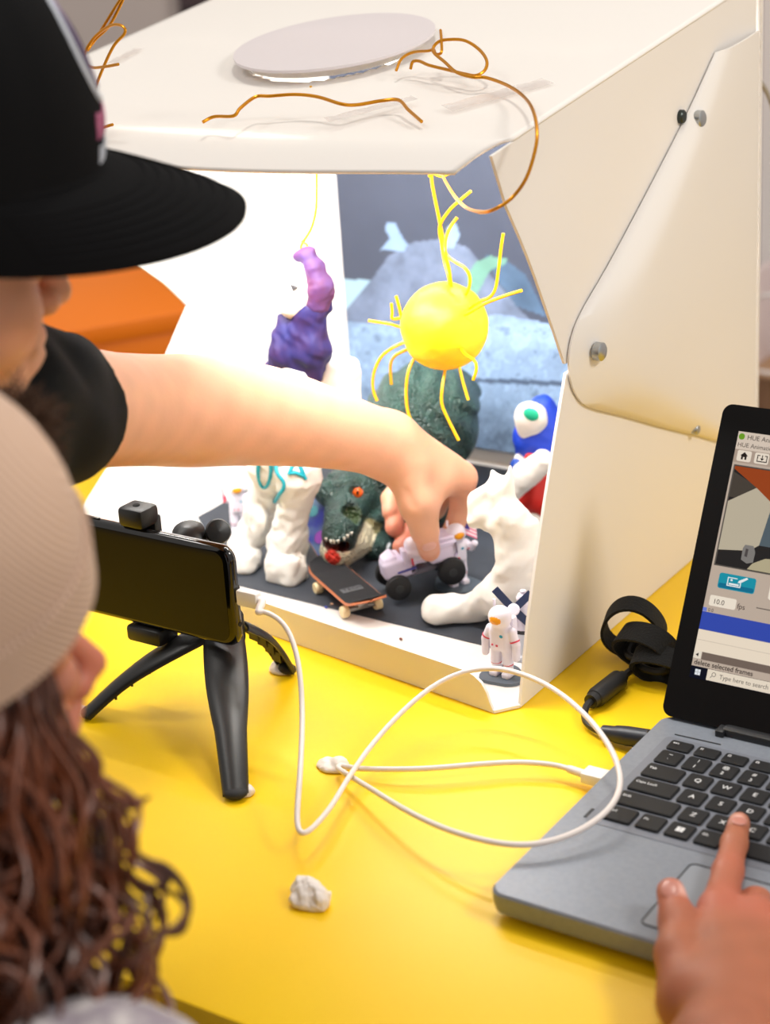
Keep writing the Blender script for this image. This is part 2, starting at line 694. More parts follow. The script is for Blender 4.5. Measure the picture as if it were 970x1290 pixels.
# front flap: low wall with a die-cut curve at its right end
fl = [at(z_[0], z_[1], Y=z_[2]) for z_ in ((330, 745, .085), (590, 845, .042))]
pL = np.array([XL + 0.01, 0.100]); pR = np.array([-0.170, 0.0345])
def fp(t, z):
    q = pL + (pR - pL) * t
    return (q[0], q[1], z)
L_ = np.linalg.norm(pR - pL)
out = [fp(0, 0.0006), fp(1, 0.0006)]
for s_, z_ in ((0.0015, 0.003), (0.004, 0.008), (0.0065, 0.015), (0.011, 0.0215), (0.018, 0.0255), (0.028, 0.0272)):
    out.append(fp(1 - s_ / L_, z_))
out.append(fp(0, 0.0272))
nv = np.array([-(pR - pL)[1], (pR - pL)[0], 0]) / L_
G().prism(out, nv * T).build('front_flap', pp, box)
# the strip that joins the flap end to the right wall
G().prism([fp(1, 0.0006), (XR, 0.050, 0.0006), (XR - 0.004, 0.056, 0.0006), (-0.19, 0.056, 0.0006)], (0, 0, T)).build('corner_tab', pp, box)
G().box(((-0.662 + XR) / 2, YB + 0.003, 0.221), (XR + 0.662 + 0.006, T, 0.438)).build('back_panel', pp, box)

# top panel with a round camera hole; its front edge curls down
def top_pt(u, v):
    """u 0..1 left to right, v 0..1 front to back"""
    y = 0.042 + v * (YB - 0.042)
    xl = -0.652
    xr = XR - 0.028 * max(0, 1 - (y - 0.042) / 0.03)
    x = xl + (xr - xl) * u
    z = top_z(y) - 0.009 * math.sin(math.pi * u) ** 1.3 * (1 - v) ** 1.5
    cz = max(0.0, 1 - (y - 0.042) / 0.026)
    z -= 0.014 * cz ** 1.5
    return np.array([x, y, z])
dc = at_top(421, 53, 0.006)
HR, DR = 0.066, 0.0795
nu, nvv = 90, 84
vs = np.concatenate([np.linspace(0, 0.06, 14), np.linspace(0.06, 1, nvv)[1:]])
grid = np.array([[top_pt(u, v) for v in vs] for u in np.linspace(0, 1, nu)])
a_, b_ = grid.shape[:2]
F = []
for i in range(a_ - 1):
    for j in range(b_ - 1):
        cc = grid[i:i + 2, j:j + 2].reshape(-1, 3).mean(0)
        if np.linalg.norm(cc[:2] - dc[:2]) < HR:
            continue
        F.append([i * b_ + j, (i + 1) * b_ + j, (i + 1) * b_ + j + 1, i * b_ + j + 1])
g = G().add(grid.reshape(-1, 3), F)
top = g.build('top_panel', pp, box)
md = top.modifiers.new('thickness', 'SOLIDIFY')
md.thickness = T
md.offset = -1
# disc over the hole; added translucent ring below it gives the glowing edge
nrm = unit(TOP_N)
G().lathe([(DR, 0.0), (DR, 0.0022), (0.001, 0.0022)], dc - nrm * 0.001, nrm, 72).build('hole_disc', mat('disc_plastic', (232, 224, 226), 0.35, transl=0.15), box, label='round white disc covering the hole of the top')
G().lathe([(0.0705, -0.0075), (0.0705, -0.0010), (0.0690, -0.0010), (0.0690, -0.0075)], dc - nrm * 0.0, nrm, 72).build('added_glow_ring', mat('glow_ring_plastic', (248, 246, 242), 0.4, transl=0.7), box)

# side walls: upper flap, lower flap, and the gusset of the back
def flat(pts, xfun, thick, sign):
    P = [(xfun(p[0], p[1]), p[0], p[1]) for p in pts]
    return G().prism(P, (sign * thick, 0, 0))
xr_ = lambda y, z: XR
yk, zk = 0.133, 0.227
zt = lambda y: top_z(y) - 0.0015
def curve(pts, n=5):
    return spline([(p[0], p[1], 0) for p in pts], n)[:, :2].tolist()
flat([(0.044, zt(0.044) - 0.001)] + curve([(0.060, 0.357), (0.085, 0.318), (0.110, 0.272), (0.131, 0.231)], 3) + [(0.30, 0.225), (YB - 0.002, 0.225), (YB - 0.002, zt(YB))], xr_, T, -1).build('side_flap_upper', pp, box)
flat([(0.0505, 0.0006)] + curve([(0.066, 0.060), (0.088, 0.120), (0.112, 0.178), (0.132, 0.224)], 3) + [(YB - 0.002, 0.224), (YB - 0.002, 0.0006)], lambda y, z: XR + 0.0002, T, -1).build('side_flap_lower', pp, box)
# gusset: curved sheet over both flaps, bulging outward at its crease
gq = {}
ga, gb, gt_ = (0.139, 0.235), at(880, 548, X=XR + 0.006), at(907, 58, X=XR + 0.006)
front = []
for (x_, y_) in ((905, 66), (868, 147), (818, 245), (770, 335), (741, 385), (727, 415), (720, 445), (720, 470), (727, 495), (744, 513), (790, 525), (835, 538), (880, 549), (905, 556)):
    q = at(x_, y_, X=XR + 0.004)
    front.append((q[1], q[2]))
fr = np.array(spline([(p[0], p[1], 0) for p in front], 3))[:, :2]
ns = len(fr)
m_ = 21
gg = np.zeros((ns, m_, 3))
ykr, zkr = at(800, 405, X=XR + 0.02)[1:]
for i in range(ns):
    ybk = YB - 0.001
    zbk = np.interp(i / (ns - 1), [0, 1], [fr[0][1] + 0.005, fr[-1][1] - 0.012])
    for j in range(m_):
        s_ = j / (m_ - 1)
        y = fr[i][0] + (ybk - fr[i][0]) * s_
        z = fr[i][1] + (zbk - fr[i][1]) * s_
        # ridge from the top corner through the crease point to the low corner
        zc = abs(z - zkr) / 0.19
        yc = ykr + 0.075 * min(1.0, zc) ** 0.9
        amp = 0.012 * math.cos(min(1.0, zc) * math.pi / 2) ** 1.5 + 0.003
        sc = float(np.clip((yc - fr[i][0]) / max(1e-4, ybk - fr[i][0]), 0.25, 0.75))
        dfr = s_ / sc if s_ < sc else (1 - s_) / (1 - sc)
        gg[i, j] = (XR + 0.0012 + amp * math.sin(np.clip(dfr, 0, 1) * math.pi / 2), y, z)
G().sheet(gg, 0.0014, (1, 0, 0)).build('gusset', pp, box, angle=60)
steel = mat('brushed_steel', (175, 178, 180), 0.3, metal=0.9)
dark_steel = mat('dark_magnet', (60, 66, 64), 0.35, metal=0.8)
for (x_, y_, off, m2, r_) in ((757, 443, 0.0140, steel, 0.0066), (883, 150, 0.0085, steel, 0.0066), (877, 541, 0.006, steel, 0.0042), (859, 147, 0.0016, dark_steel, 0.0052)):
    q = at(x_, y_, X=XR + off)
    G().lathe([(r_, -0.004), (r_, 0.0012), (r_ * 0.8, 0.0022), (0.0005, 0.0024)], q, (1, 0, 0), 20).build('magnet_button', m2, box)
# left side wall, leaning slightly outward
xl_ = lambda y, z: XL - 0.085 * z
def pl(x_, y_):
    r = ray(x_, y_)
    t_ = (XL - 0.085 * CEN[2] - CEN[0]) / (r[0] + 0.085 * r[2])
    q = CEN + t_ * r
    return (q[1], q[2])
k1 = pl(237, 385)
lowf = [(0.098, 0.0006), pl(105, 640), pl(140, 585), pl(205, 460), k1, (YB, k1[1] + 0.004), (YB, 0.0006)]
flat(lowf, xl_, T, -1).build('side_flap_lower', pp, box)
upf = [k1, pl(208, 357), (0.150, 0.305), (0.085, 0.355), (0.045, zt(0.045)), (YB, zt(YB)), (YB, k1[1])]
flat(upf, lambda y, z: XL - 0.085 * z - 0.0002, T, -1).build('side_flap_upper', pp, box)
# two light strips under the top
led = mat('led_strip', (255, 252, 246), 0.4, emit=3.0)
for y_, dz in ((0.076, 0.0215), (0.270, 0.026)):
    G().box((-0.40, y_, top_z(y_) - 0.0125), (0.42, 0.016, 0.006), bevel=0.001).build('light_strip', led, box)
# rear right corner post strip with rounded top
q0, q1 = at(933, 190, Y=YB + 0.012), at(941, 520, Y=YB + 0.012)
G().box(((q0[0] - 0.012), YB + 0.0105, (q0[2]) / 2 + 0.001), (0.026, 0.004, q0[2] - 0.003), bevel=0.0018).build('rear_stiffener', mat('grey_plastic_sheet', (214, 210, 204), 0.45), box)

# clear tape on the top
tape = mat('clear_tape', (250, 240, 236), 0.12, trans=0.6, alpha=0.35, bump=(160, 0.5))
def tape_strip(p, q, w, label):
    p, q = at_top(*p, 0.0006), at_top(*q, 0.0006)
    d = unit(q - p)
    s_ = unit(np.cross(TOP_N, d)) * w
    n = 9
    gr = np.array([[p + (q - p) * i / (n - 1) + s_ * (j - 0.5) + np.array([0, 0, 0.0007 * abs(math.sin(i * 2.1 + j))]) for j in (0, 1)] for i in range(n)])
    G().sheet(gr, 0.0003, (0, 0, 1)).build('tape_strip', tape, label=label, cat='tape')
tape_strip((563, 137), (690, 103), 0.018, 'clear tape strip on the box top beside the copper loop')
tape_strip((372, 92), (455, 70), 0.016, 'clear tape strip stuck on the round white disc')
tape_strip((412, 152), (522, 124), 0.012, 'thin clear tape holding the wavy copper wire')
tape_strip((140, 80), (175, 62), 0.010, 'small clear tape patch near the coiled copper wire')

# ---------------------------------------------------------------- backdrop print and black sheet
def fbm(u, v, seed, base=4, octv=5):
    rs = np.random.RandomState(seed)
    out = np.zeros_like(u)
    amp = 1.0
    for o in range(octv):
        n = base * 2 ** o
        gr = rs.rand(n + 2, n + 2)
        x, y = np.clip(u, 0, 0.999) * n, np.clip(v, 0, 0.999) * n
        i, j = x.astype(int), y.astype(int)
        fx, fy = x - i, y - j
        fx, fy = fx * fx * (3 - 2 * fx), fy * fy * (3 - 2 * fy)
        out += amp * ((gr[i, j] * (1 - fx) + gr[i + 1, j] * fx) * (1 - fy) + (gr[i, j + 1] * (1 - fx) + gr[i + 1, j + 1] * fx) * fy)
        amp *= 0.55
    return out / 2.1
BDX0, BDX1, BDZ0, BDZ1 = -0.578, -0.175, 0.020, 0.395
def bd_y(x, z):
    return YB - 0.004 - 0.006 * np.sin((x - BDX0) / (BDX1 - BDX0) * 3.14) * (1 - (z - BDZ0) / 0.4)
nx, nz = 260, 240
ux, uz = np.meshgrid(np.linspace(0, 1, nx), np.linspace(0, 1, nz), indexing='ij')
X_ = BDX0 + (BDX1 - BDX0) * ux
Z_ = BDZ0 + (BDZ1 - BDZ0) * uz
Y_ = bd_y(X_, Z_)
# where in the picture does each print point land (used only to lay out the printed shapes)
Pw = np.stack([X_, Y_, Z_], -1) - CEN
Pc = Pw @ RC.T
U = IW / 2 + FPX * Pc[..., 0] / Pc[..., 2]
Vv = IH / 2 + FPX * Pc[..., 1] / Pc[..., 2]
n1, n2, n3 = fbm(ux, uz, 1), fbm(ux, uz, 2, 12, 5), fbm(ux, uz, 3, 40, 3)
def C3(c): return rgbf(c)
img = np.zeros((nx, nz, 3), np.float32) + C3((62, 68, 84))
img *= (0.8 + 0.4 * n1)[..., None]
def poly_mask(pts, soft=4):
    m = np.zeros(U.shape, bool)
    p = np.array(pts, float)
    j = len(p) - 1
    for i in range(len(p)):
        c = ((p[i, 1] > Vv) != (p[j, 1] > Vv)) & (U < (p[j, 0] - p[i, 0]) * (Vv - p[i, 1]) / (p[j, 1] - p[i, 1] + 1e-9) + p[i, 0])
        m ^= c
        j = i
    return m
def paint(pts, col, nz_, amp):
    m = poly_mask(pts)
    c = C3(col)[None, None] * (1 - amp / 2 + amp * nz_)[..., None]
    img[m] = c[m]
paint([(300, 345), (440, 352), (470, 352), (520, 420), (760, 420), (760, 600), (300, 600)], (140, 168, 184), n1, 0.5)
paint([(380, 470), (440, 385), (470, 350), (490, 322), (520, 305), (560, 300), (590, 312), (618, 345), (660, 395), (700, 430), (700, 470)], (100, 112, 136), 0.6 * n2 + 0.4 * n3, 1.5)
paint([(610, 320), (640, 330), (662, 345), (690, 400), (650, 385), (625, 350)], (70, 92, 118), n2, 1.0)
paint([(480, 315), (492, 300), (485, 288), (488, 279), (498, 280), (505, 295), (514, 308), (510, 317)], (118, 142, 172), n2, 0.6)
paint([(560, 300), (565, 284), (574, 280), (580, 296), (572, 312), (562, 312)], (124, 146, 172), n2, 0.6)
paint([(590, 345), (600, 330), (618, 322), (640, 326), (636, 333), (618, 340), (606, 362), (598, 378), (588, 372)], (98, 140, 128), n2, 0.8)
paint([(380, 412), (440, 405), (560, 415), (625, 395), (680, 405), (760, 420), (760, 640), (380, 640)], (126, 150, 180), 0.5 * n2 + 0.5 * n3, 1.3)
sp = (n3 > 0.60)[..., None] & poly_mask([(380, 412), (760, 412), (760, 640), (380, 640)])[..., None]
img = np.where(sp, img * 0.62, img)
img = np.where((n3 < 0.36)[..., None] & poly_mask([(380, 412), (760, 412), (760, 640), (380, 640)])[..., None], img * 1.35, img)
paint([(560, 477), (640, 477), (720, 481), (720, 487), (640, 483), (560, 480)], (70, 84, 106), n2, 0.3)
verts = np.stack([X_, Y_, Z_], -1).reshape(-1, 3)
ii, jj = np.meshgrid(np.arange(nx - 1), np.arange(nz - 1), indexing='ij')
q = (ii * nz + jj).ravel()
Fq = np.stack([q, q + nz, q + nz + 1, q + 1], 1)
me = np_mesh('backdrop_print', verts, Fq, True, None, img.reshape(-1, 3))
bd = add_obj('backdrop_print', me, mat('photo_print', (128, 128, 128), 0.55, vcol=True, spec=0.3),
             label='blue-grey printed moonscape sheet leaning on the back of the light box', cat='backdrop')
md = bd.modifiers.new('thickness', 'SOLIDIFY')
md.thickness = 0.0006
md.offset = 1
FZ = 0.0034                                                # top of the black sheet
slate = mat('black_card', (52, 56, 64), 0.6, var=((58, 62, 70), 20), bump=(120, 0.1), spec=0.4)
G().prism([(-0.600, 0.235, 0.0029), (-0.470, 0.128, 0.0029), (-0.170, 0.118, 0.0029), (-0.165, 0.455, 0.0029), (-0.600, 0.455, 0.0029)], (0, 0, 0.0005)).build(
    'ground_sheet', slate, label='dark slate card lying as ground inside the light box', cat='card', smooth=False)
# putty crumbs on the white floor
for i, (x_, y_, c_) in enumerate(((505, 806, (120, 70, 60)), (411, 766, (70, 80, 160)), (418, 762, (200, 160, 130)), (449, 740, (60, 60, 140)))):
    q = at(x_, y_, z=0.0035)
    G().ell(q + np.array([0, 0, 0.0008]), (0.0016, 0.0012, 0.001), n=8, m=6).build('clay_crumb', mat('crumb_%d' % i, c_, 0.7),
        label=['tiny dark clay crumb on the white floor before the front card edge', 'tiny blue clay crumb beside the black skateboard', 'tiny tan clay crumb beside the black skateboard', 'tiny navy clay crumb under the black skateboard'][i], cat='crumb')

# ================================================================ laptop
LX, LYB, LYF, LW = -0.048, 0.055, -0.183, 0.324
LC = np.array([LX + LW / 2, (LYB + LYF) / 2, 0.0])
lap = thing('laptop', 'silver-grey laptop open on the yellow table showing animation software', 'laptop', LC)
alu = mat('grey_aluminium', (132, 138, 148), 0.36, metal=0.25, var=((127, 133, 143), 300, 2))
def rrect(x0, x1, y0, y1, r, n=6):
    P = []
    for cx_, cy_, a0 in ((x1 - r, y1 - r, 0), (x0 + r, y1 - r, 90), (x0 + r, y0 + r, 180), (x1 - r, y0 + r, 270)):
        for k in range(n + 1):
            a = math.radians(a0 + 90 * k / n)
            P.append((cx_ + r * math.cos(a), cy_ + r * math.sin(a)))
    return P
outl = rrect(LX, LX + LW, LYF, LYB, 0.010)
bm = bmesh.new()
lev = [(0.004, -0.006), (0.0065, -0.001), (0.0125, 0.0), (0.0185, 0.0), (0.0200, -0.0012)]
rings = []
cx0, cy0 = LC[0], LC[1]
for z_, off in lev:
    rings.append([bm.verts.new((x + (off if x < cx0 else -off) * -1, y + (off if y < cy0 else -off) * -1, z_)) for x, y in outl])
for a_, b_ in zip(rings[:-1], rings[1:]):
    for i in range(len(outl)):
        j = (i + 1) % len(outl)
        bm.faces.new((a_[i], a_[j], b_[j], b_[i]))
bm.faces.new(rings[0][::-1])
bm.faces.new(rings[-1])
g = G()
g.bm(bm)
base = g.build('base', alu, lap, angle=30)
rub = mat('black_rubber', (28, 28, 30), 0.7)
for fx in (LX + 0.03, LX + LW - 0.03):
    for fy in (LYF + 0.025, LYB - 0.025):
        G().lathe([(0.007, 0.0), (0.007, 0.0045)], (fx, fy, 0), n=14).build('foot', rub, lap)
# keyboard well
well = mat('keyboard_well', (120, 124, 134), 0.4, metal=0.3)
U1 = 0.019
kx0, ky0 = -0.0285, 0.0165            # left edge of the key block, y of function row centre
G().prism([(x, y, 0.0200) for x, y in rrect(-0.0335, 0.262, -0.0905, 0.0275, 0.004)], (0, 0, 0.0003)).build('keyboard_deck', well, lap, angle=30)
keym = mat('key_black', (20, 20, 22), 0.5, spec=0.3)
legend = mat('legend_white', (225, 225, 225), 0.5)
KEYMESH = {}
def key(x, y, w, hgt, leg=None, sub=None, size=0.0058):
    kid = (round(w, 4), round(hgt, 4))
    ww, hh = w - 0.0032, hgt - 0.0032
    if kid not in KEYMESH:
        bm = bmesh.new()
        r0 = [bm.verts.new((px_, py_, 0.0)) for px_, py_ in rrect(-ww / 2, ww / 2, -hh / 2, hh / 2, 0.0016, 3)]
        r1 = [bm.verts.new((px_, py_, 0.0013)) for px_, py_ in rrect(-ww / 2, ww / 2, -hh / 2, hh / 2, 0.0016, 3)]
        r2 = [bm.verts.new((px_, py_, 0.0018)) for px_, py_ in rrect(-ww / 2 + 0.0006, ww / 2 - 0.0006, -hh / 2 + 0.0006, hh / 2 - 0.0006, 0.0014, 3)]
        n = len(r0)
        for a_, b_ in ((r0, r1), (r1, r2)):
            for i in range(n):
                bm.faces.new((a_[i], a_[(i + 1) % n], b_[(i + 1) % n], b_[i]))
        bm.faces.new(r0[::-1]); bm.faces.new(r2)
        me = bpy.data.meshes.new('key')
        bm.to_mesh(me); bm.free()
        me.materials.append(keym)
        KEYMESH[kid] = me
    o = bpy.data.objects.new('key', KEYMESH[kid])
    COL.objects.link(o)
    o.parent = lap
    w0 = np.array([x, y, 0.0203])
    o.location = Vector((w0 - LC).tolist())
    WLOC[o.name] = w0
    g = G()
    if leg:
        if leg == 'WIN':
            for ax_ in (-1, 1):
                for ay_ in (-1, 1):
                    g.box((x + ax_ * 0.0013, y + ay_ * 0.0013, 0.02222), (0.0022, 0.0022, 0.0002))
        elif len(leg) == 1 and sub is None:
            V, F_ = text_mesh(leg, size, (x, y - size * 0.33, 0.0221), (1, 0, 0), (0, 1, 0), 0.0001, 0.00006, 'CENTER')
            g.add(V, F_)
        elif sub is not None:
            V, F_ = text_mesh(leg, 0.0046, (x, y - 0.0052, 0.0221), (1, 0, 0), (0, 1, 0), 0.0001, 0.00006, 'CENTER')
            g.add(V, F_)
            V, F_ = text_mesh(sub, 0.0046, (x, y + 0.0016, 0.0221), (1, 0, 0), (0, 1, 0), 0.0001, 0.00006, 'CENTER')
            g.add(V, F_)
        else:
            V, F_ = text_mesh(leg, 0.0034, (x - ww / 2 + 0.0022, y + 0.0008, 0.0221), (1, 0, 0), (0, 1, 0), 0.0001, 0.00006)
            g.add(V, F_)
    if g.V:
        g.build('legend', legend, o)
    return o
rows = [
    (0.0000, [(1, '`', '~'), (1, '1', '!'), (1, '2', '@'), (1, '3', '#'), (1, '4', '$'), (1, '5', '%'), (1, '6', '^'), (1, '7', '&'), (1, '8', '*'), (1, '9', '('), (1, '0', ')'), (1, '-', '_'), (1, '=', '+'), (2, 'Backspace', None)]),
    (-0.019, [(1.5, 'Tab', None)] + [(1, c, None) for c in 'QWERTYUIOP'] + [(1, '[', '{'), (1, ']', '}'), (1.5, '\\', '|')]),
    (-0.038, [(1.75, 'Caps Lock', None)] + [(1, c, None) for c in 'ASDFGHJKL'] + [(1, ';', ':'), (1, "'", '"'), (2.25, 'Enter', None)]),
    (-0.057, [(2.25, 'Shift', None)] + [(1, c, None) for c in 'ZXCVBNM'] + [(1, ',', '<'), (1, '.', '>'), (1, '/', '?'), (2.75, 'Shift', None)]),
    (-0.076, [(1.25, 'Ctrl', None), (1, 'Fn', None), (1, 'WIN', None), (1, 'Alt', None), (5.0, None, None), (1, 'Alt', None), (1, 'Ctrl', None), (1, '<', None), (1, 'v', None), (1, '>', None)]),
]
for yy, ks in rows:
    x = kx0
    for w, a_, s_ in ks:
        key(x + w * U1 / 2, yy, w * U1, 0.019, a_, s_)
        x += w * U1
x = kx0
for a_ in ['esc'] + ['f%d' % i for i in range(1, 13)] + ['ins', 'del']:
    key(x + U1 / 2, ky0, U1, 0.0145, a_)
    x += U1
# touchpad, hinge slot, side light
tp = at(878, 1091, z=0.020)
pad_x0, pad_x1 = tp[0] - 0.004, tp[0] + 0.118
pad = G().prism([(x, y, 0.0200) for x, y in rrect(pad_x0, pad_x1, LYF + 0.012, tp[1] + 0.001, 0.004)], (0, 0, 0.0002)).build('touchpad', mat('touchpad_grey', (142, 148, 157), 0.3, metal=0.2), lap, angle=30)
rim = [(x, y, 0.0203) for x, y in rrect(pad_x0, pad_x1, LYF + 0.012, tp[1] + 0.001, 0.004)]
G().tube(rim, 0.0005, 6, closed=True).build('touchpad_seam', mat('seam_dark', (40, 42, 46), 0.5), pad)
q = at(742, 1024, z=0.0203)
G().box(q, (0.0022, 0.011, 0.0006), bevel=0.0003).build('side_light', mat('seam_dark'), lap)
p0, p1 = at(850, 925, z=0.0203), at(908, 938, z=0.0203)
G().tube([p0, p1], 0.0004, 6).build('hinge_seam', mat('seam_dark'), lap)
G().box((LX + LW / 2, 0.0485, 0.0215), (LW - 0.09, 0.010, 0.008), bevel=0.003).build('hinge_bar', mat('hinge_black', (30, 31, 33), 0.35), lap)
G().box((LX + 0.045, 0.0475, 0.0215), (0.006, 0.013, 0.006), bevel=0.001).build('hinge_bracket', mat('hinge_black'), lap)
# lid
TH = math.radians(28.5)
SV = np.array([0, math.sin(TH), math.cos(TH)])
SN = np.array([0, -math.cos(TH), math.sin(TH)])
SX = np.array([1.0, 0, 0])
SO = np.array([LX, 0.05, 0.024])
SR = np.stack([SX, SV, SN], 1)
def sp(u, v, w=0.0):
    return SO + SX * u * 0.001 + SV * v * 0.001 + SN * w * 0.001
bez = mat('bezel_black', (8, 8, 9), 0.35, spec=0.2)
lid_o = rrect(0.0, 324.0, -2.0, 212.0, 7.0)
G().prism([sp(u, v, -1.2) for u, v in lid_o], -SN * 0.0048).build('lid', alu, lap, angle=30)
G().prism([sp(u, v, 0) for u, v in lid_o], -SN * 0.0012).build('bezel', bez, lap, angle=30)
def scr_mat(name, c=(50, 42, 38), e=0.92):
    m_ = mat('screen_' + name, c, 0.25, emit=e * 0.88, spec=0.15)
    m_.node_tree.nodes['Principled BSDF'].inputs['Base Color'].default_value = lin([v * 0.25 for v in c])
    return m_
D0, D1, DB, DT = 14.2, 310.0, 26.5, 194.5
disp = G().prism([sp(u, v, 0.10) for u, v in ((D0, DB), (D1, DB), (D1, DT), (D0, DT))], -SN * 0.0001).build('display', scr_mat('grey', (196, 178, 162)), lap, smooth=False)
def ui(name, u0, u1, v0, v1, c, w=0.2, r=0.0):
    pts = rrect(u0, u1, v0, v1, r, 3) if r else ((u0, v0), (u1, v0), (u1, v1), (u0, v1))
    return G().prism([sp(u, v, w) for u, v in pts], -SN * 0.00006).build(name, scr_mat('%d_%d_%d' % c, c), disp, smooth=False)
def uit(body, size, u, v, c, w=0.34, bold=0.0):
    V, F_ = text_mesh(body, size * 0.001, sp(u, v, w), SX, SV, 0, 0.0, bold=bold)
    return G().add(V, F_).build('screen_text', scr_mat('t%d_%d_%d' % c, c, 0.6), disp, smooth=False)
ui('title_bar', D0, D1, 182.5, DT, (222, 205, 188))
ui('app_icon', 15.0, 19.2, 189.0, 193.3, (110, 160, 40), 0.3, 1.9)
uit('HUE Animation', 4.6, 21.0, 189.6, (70, 60, 55))
uit('HUE Animation   Tutorials   Help', 4.2, 15.2, 184.2, (90, 80, 72))
ui('tool_bar', D0, D1, 173.6, 182.4, (178, 158, 142))
for i in range(8):
    ui('tool_button', 16.4 + 12.4 * i, 26.4 + 12.4 * i, 174.6, 182.0, (240, 226, 208), 0.28, 1.2)
hm = [(18.6, 178.4), (21.4, 181.0), (24.2, 178.4), (23.3, 178.4), (23.3, 175.9), (22.0, 175.9), (22.0, 177.6), (20.8, 177.6), (20.8, 175.9), (19.5, 175.9), (19.5, 178.4)]
G().prism([sp(u, v, 0.40) for u, v in hm], -SN * 0.00006).build('home_icon', scr_mat('ink', (50, 42, 38), 0.5), disp, smooth=False)
for (u0, u1, v0, v1) in ((30.6, 31.2, 176, 180.4), (37.2, 37.8, 176, 180.4), (30.6, 37.8, 175.8, 176.5), (30.6, 32.6, 179.9, 180.5), (35.8, 37.8, 179.9, 180.5), (33.9, 34.5, 177.6, 180.6)):
    ui('save_icon', u0, u1, v0, v1, (50, 42, 38), 0.4)
G().prism([sp(u, v, 0.40) for u, v in ((32.8, 178.4), (35.6, 178.4), (34.2, 176.9))], -SN * 0.00006).build('save_icon', scr_mat('ink'), disp, smooth=False)
# live camera picture
VT, VB, VR = 171.2, 103.9, 190.0
ui('video_frame', 15.6, VR + 1, VB - 0.8, VT + 0.8, (90, 84, 78), 0.2)
ui('video_ground', 16.6, VR, VB, VT, (38, 36, 36), 0.28)
def vpoly(name, pts, c, w):
    return G().prism([sp(u, v, w) for u, v in pts], -SN * 0.00006).build(name, scr_mat('%d_%d_%d' % c, c, 0.8), disp, smooth=False)
vpoly('video_room', ((16.6, 167), (38, 158), (38, 150), (16.6, 150)), (78, 70, 62), 0.33)
vpoly('video_panel', ((16.6, 113.8), (16.6, 147), (34.5, 158.5), (48, 153), (44, 121), (38, 116.5)), (204, 192, 168), 0.38)
vpoly('video_back', ((44, 121), (48, 153), (120, 153), (120, 121)), (90, 104, 112), 0.36)
vpoly('video_arm', ((16.6, 171), (16.6, 169), (34.5, 158.5), (60, 141), (150, 120), (190, 140), (190, 171)), (166, 72, 30), 0.42)
vpoly('video_toy', ((33.6, 109.8), (33.4, 117.5), (34.6, 120), (40.5, 120), (42.4, 116), (42.2, 109.2), (38, 107.8)), (138, 134, 130), 0.44)
vpoly('video_toy', ((35.4, 112.4), (35.6, 117.6), (37.4, 117.4), (37.4, 112.0)), (84, 78, 78), 0.48)
vpoly('video_clay', ((39, 104.2), (42, 108.5), (50, 113), (80, 116), (80, 104.2)), (196, 184, 150), 0.46)
# controls
ui('capture_button', 21.0, 47.0, 88.6, 99.0, (24, 150, 172), 0.26, 1.6)
ui('capture_button_shade', 21.6, 46.4, 89.2, 92.2, (14, 112, 146), 0.30, 1.2)
for (u0, u1, v0, v1) in ((27.2, 27.9, 91, 97), (27.2, 34.0, 96.4, 97), (27.2, 37.0, 91, 91.7), (36.3, 37.0, 91, 94.2), (28.6, 35.6, 92.0, 93.2), (29.4, 30.8, 94.6, 95.8)):
    ui('capture_icon', u0, u1, v0, v1, (240, 244, 244), 0.36)
vpoly('capture_icon', ((34.6, 94.0), (36.4, 94.2), (41.4, 97.6), (40.2, 98.6), (35.2, 95.6)), (240, 244, 244), 0.37)
ui('field', 57.0, 120.0, 87.0, 100.5, (246, 234, 216), 0.26, 1.6)
ui('fps_field', 17.6, 36.4, 76.0, 83.2, (246, 234, 216), 0.26, 1.2)
uit('10.0', 4.8, 20.2, 77.7, (60, 50, 46))
uit('fps', 5.0, 37.4, 77.4, (60, 50, 46))
ui('slider', 50.6, 110.0, 80.0, 80.7, (110, 100, 92), 0.26)
ui('timeline_ruler', D0, 17.0, 71.6, 74.2, (110, 130, 220), 0.26)
uit('0.0', 3.2, 18.0, 72.0, (80, 74, 80))
ui('timeline_track', D0, D1, 59.4, 71.4, (52, 76, 178), 0.24)
ui('timeline_rows', D0, D1, 44.8, 59.2, (244, 228, 206), 0.24)
ui('timeline_rule', D0, D1, 52.2, 52.5, (206, 190, 172), 0.30)
ui('scroll_button', D0, 19.6, 39.8, 44.8, (238, 226, 208), 0.26)
vpoly('scroll_arrow', ((15.6, 42.3), (17.6, 43.6), (17.6, 41.0)), (40, 36, 34), 0.34)
ui('scroll_bar', 20.0, D1, 39.6, 44.6, (118, 102, 92), 0.26)
uit('delete selected frames', 4.6, 15.6, 35.8, (60, 50, 46), bold=0.00006)
ui('task_bar', D0, D1, DB, 34.6, (10, 14, 30), 0.24)
for ax_ in (0, 1):
    for ay_ in (0, 1):
        ui('start_logo', 17.6 + 2.0 * ax_, 19.4 + 2.0 * ax_, 29.0 + 2.0 * ay_, 30.8 + 2.0 * ay_, (236, 240, 244), 0.32)
ui('search_field', 26.2, 130.0, 27.0, 34.4, (240, 226, 206), 0.30)
uit('Type here to search', 4.2, 35.0, 29.4, (110, 98, 90), 0.4)
G().tube([sp(31.0 + 1.3 * math.cos(a), 31.4 + 1.3 * math.sin(a), 0.42) for a in np.linspace(0, 6.283, 14)[:-1]], 0.00018, 5, closed=True).build('search_icon', scr_mat('ink'), disp)
G().tube([sp(30.1, 30.5, 0.42), sp(28.8, 28.9, 0.42)], 0.00018, 5).build('search_icon', scr_mat('ink'), disp)

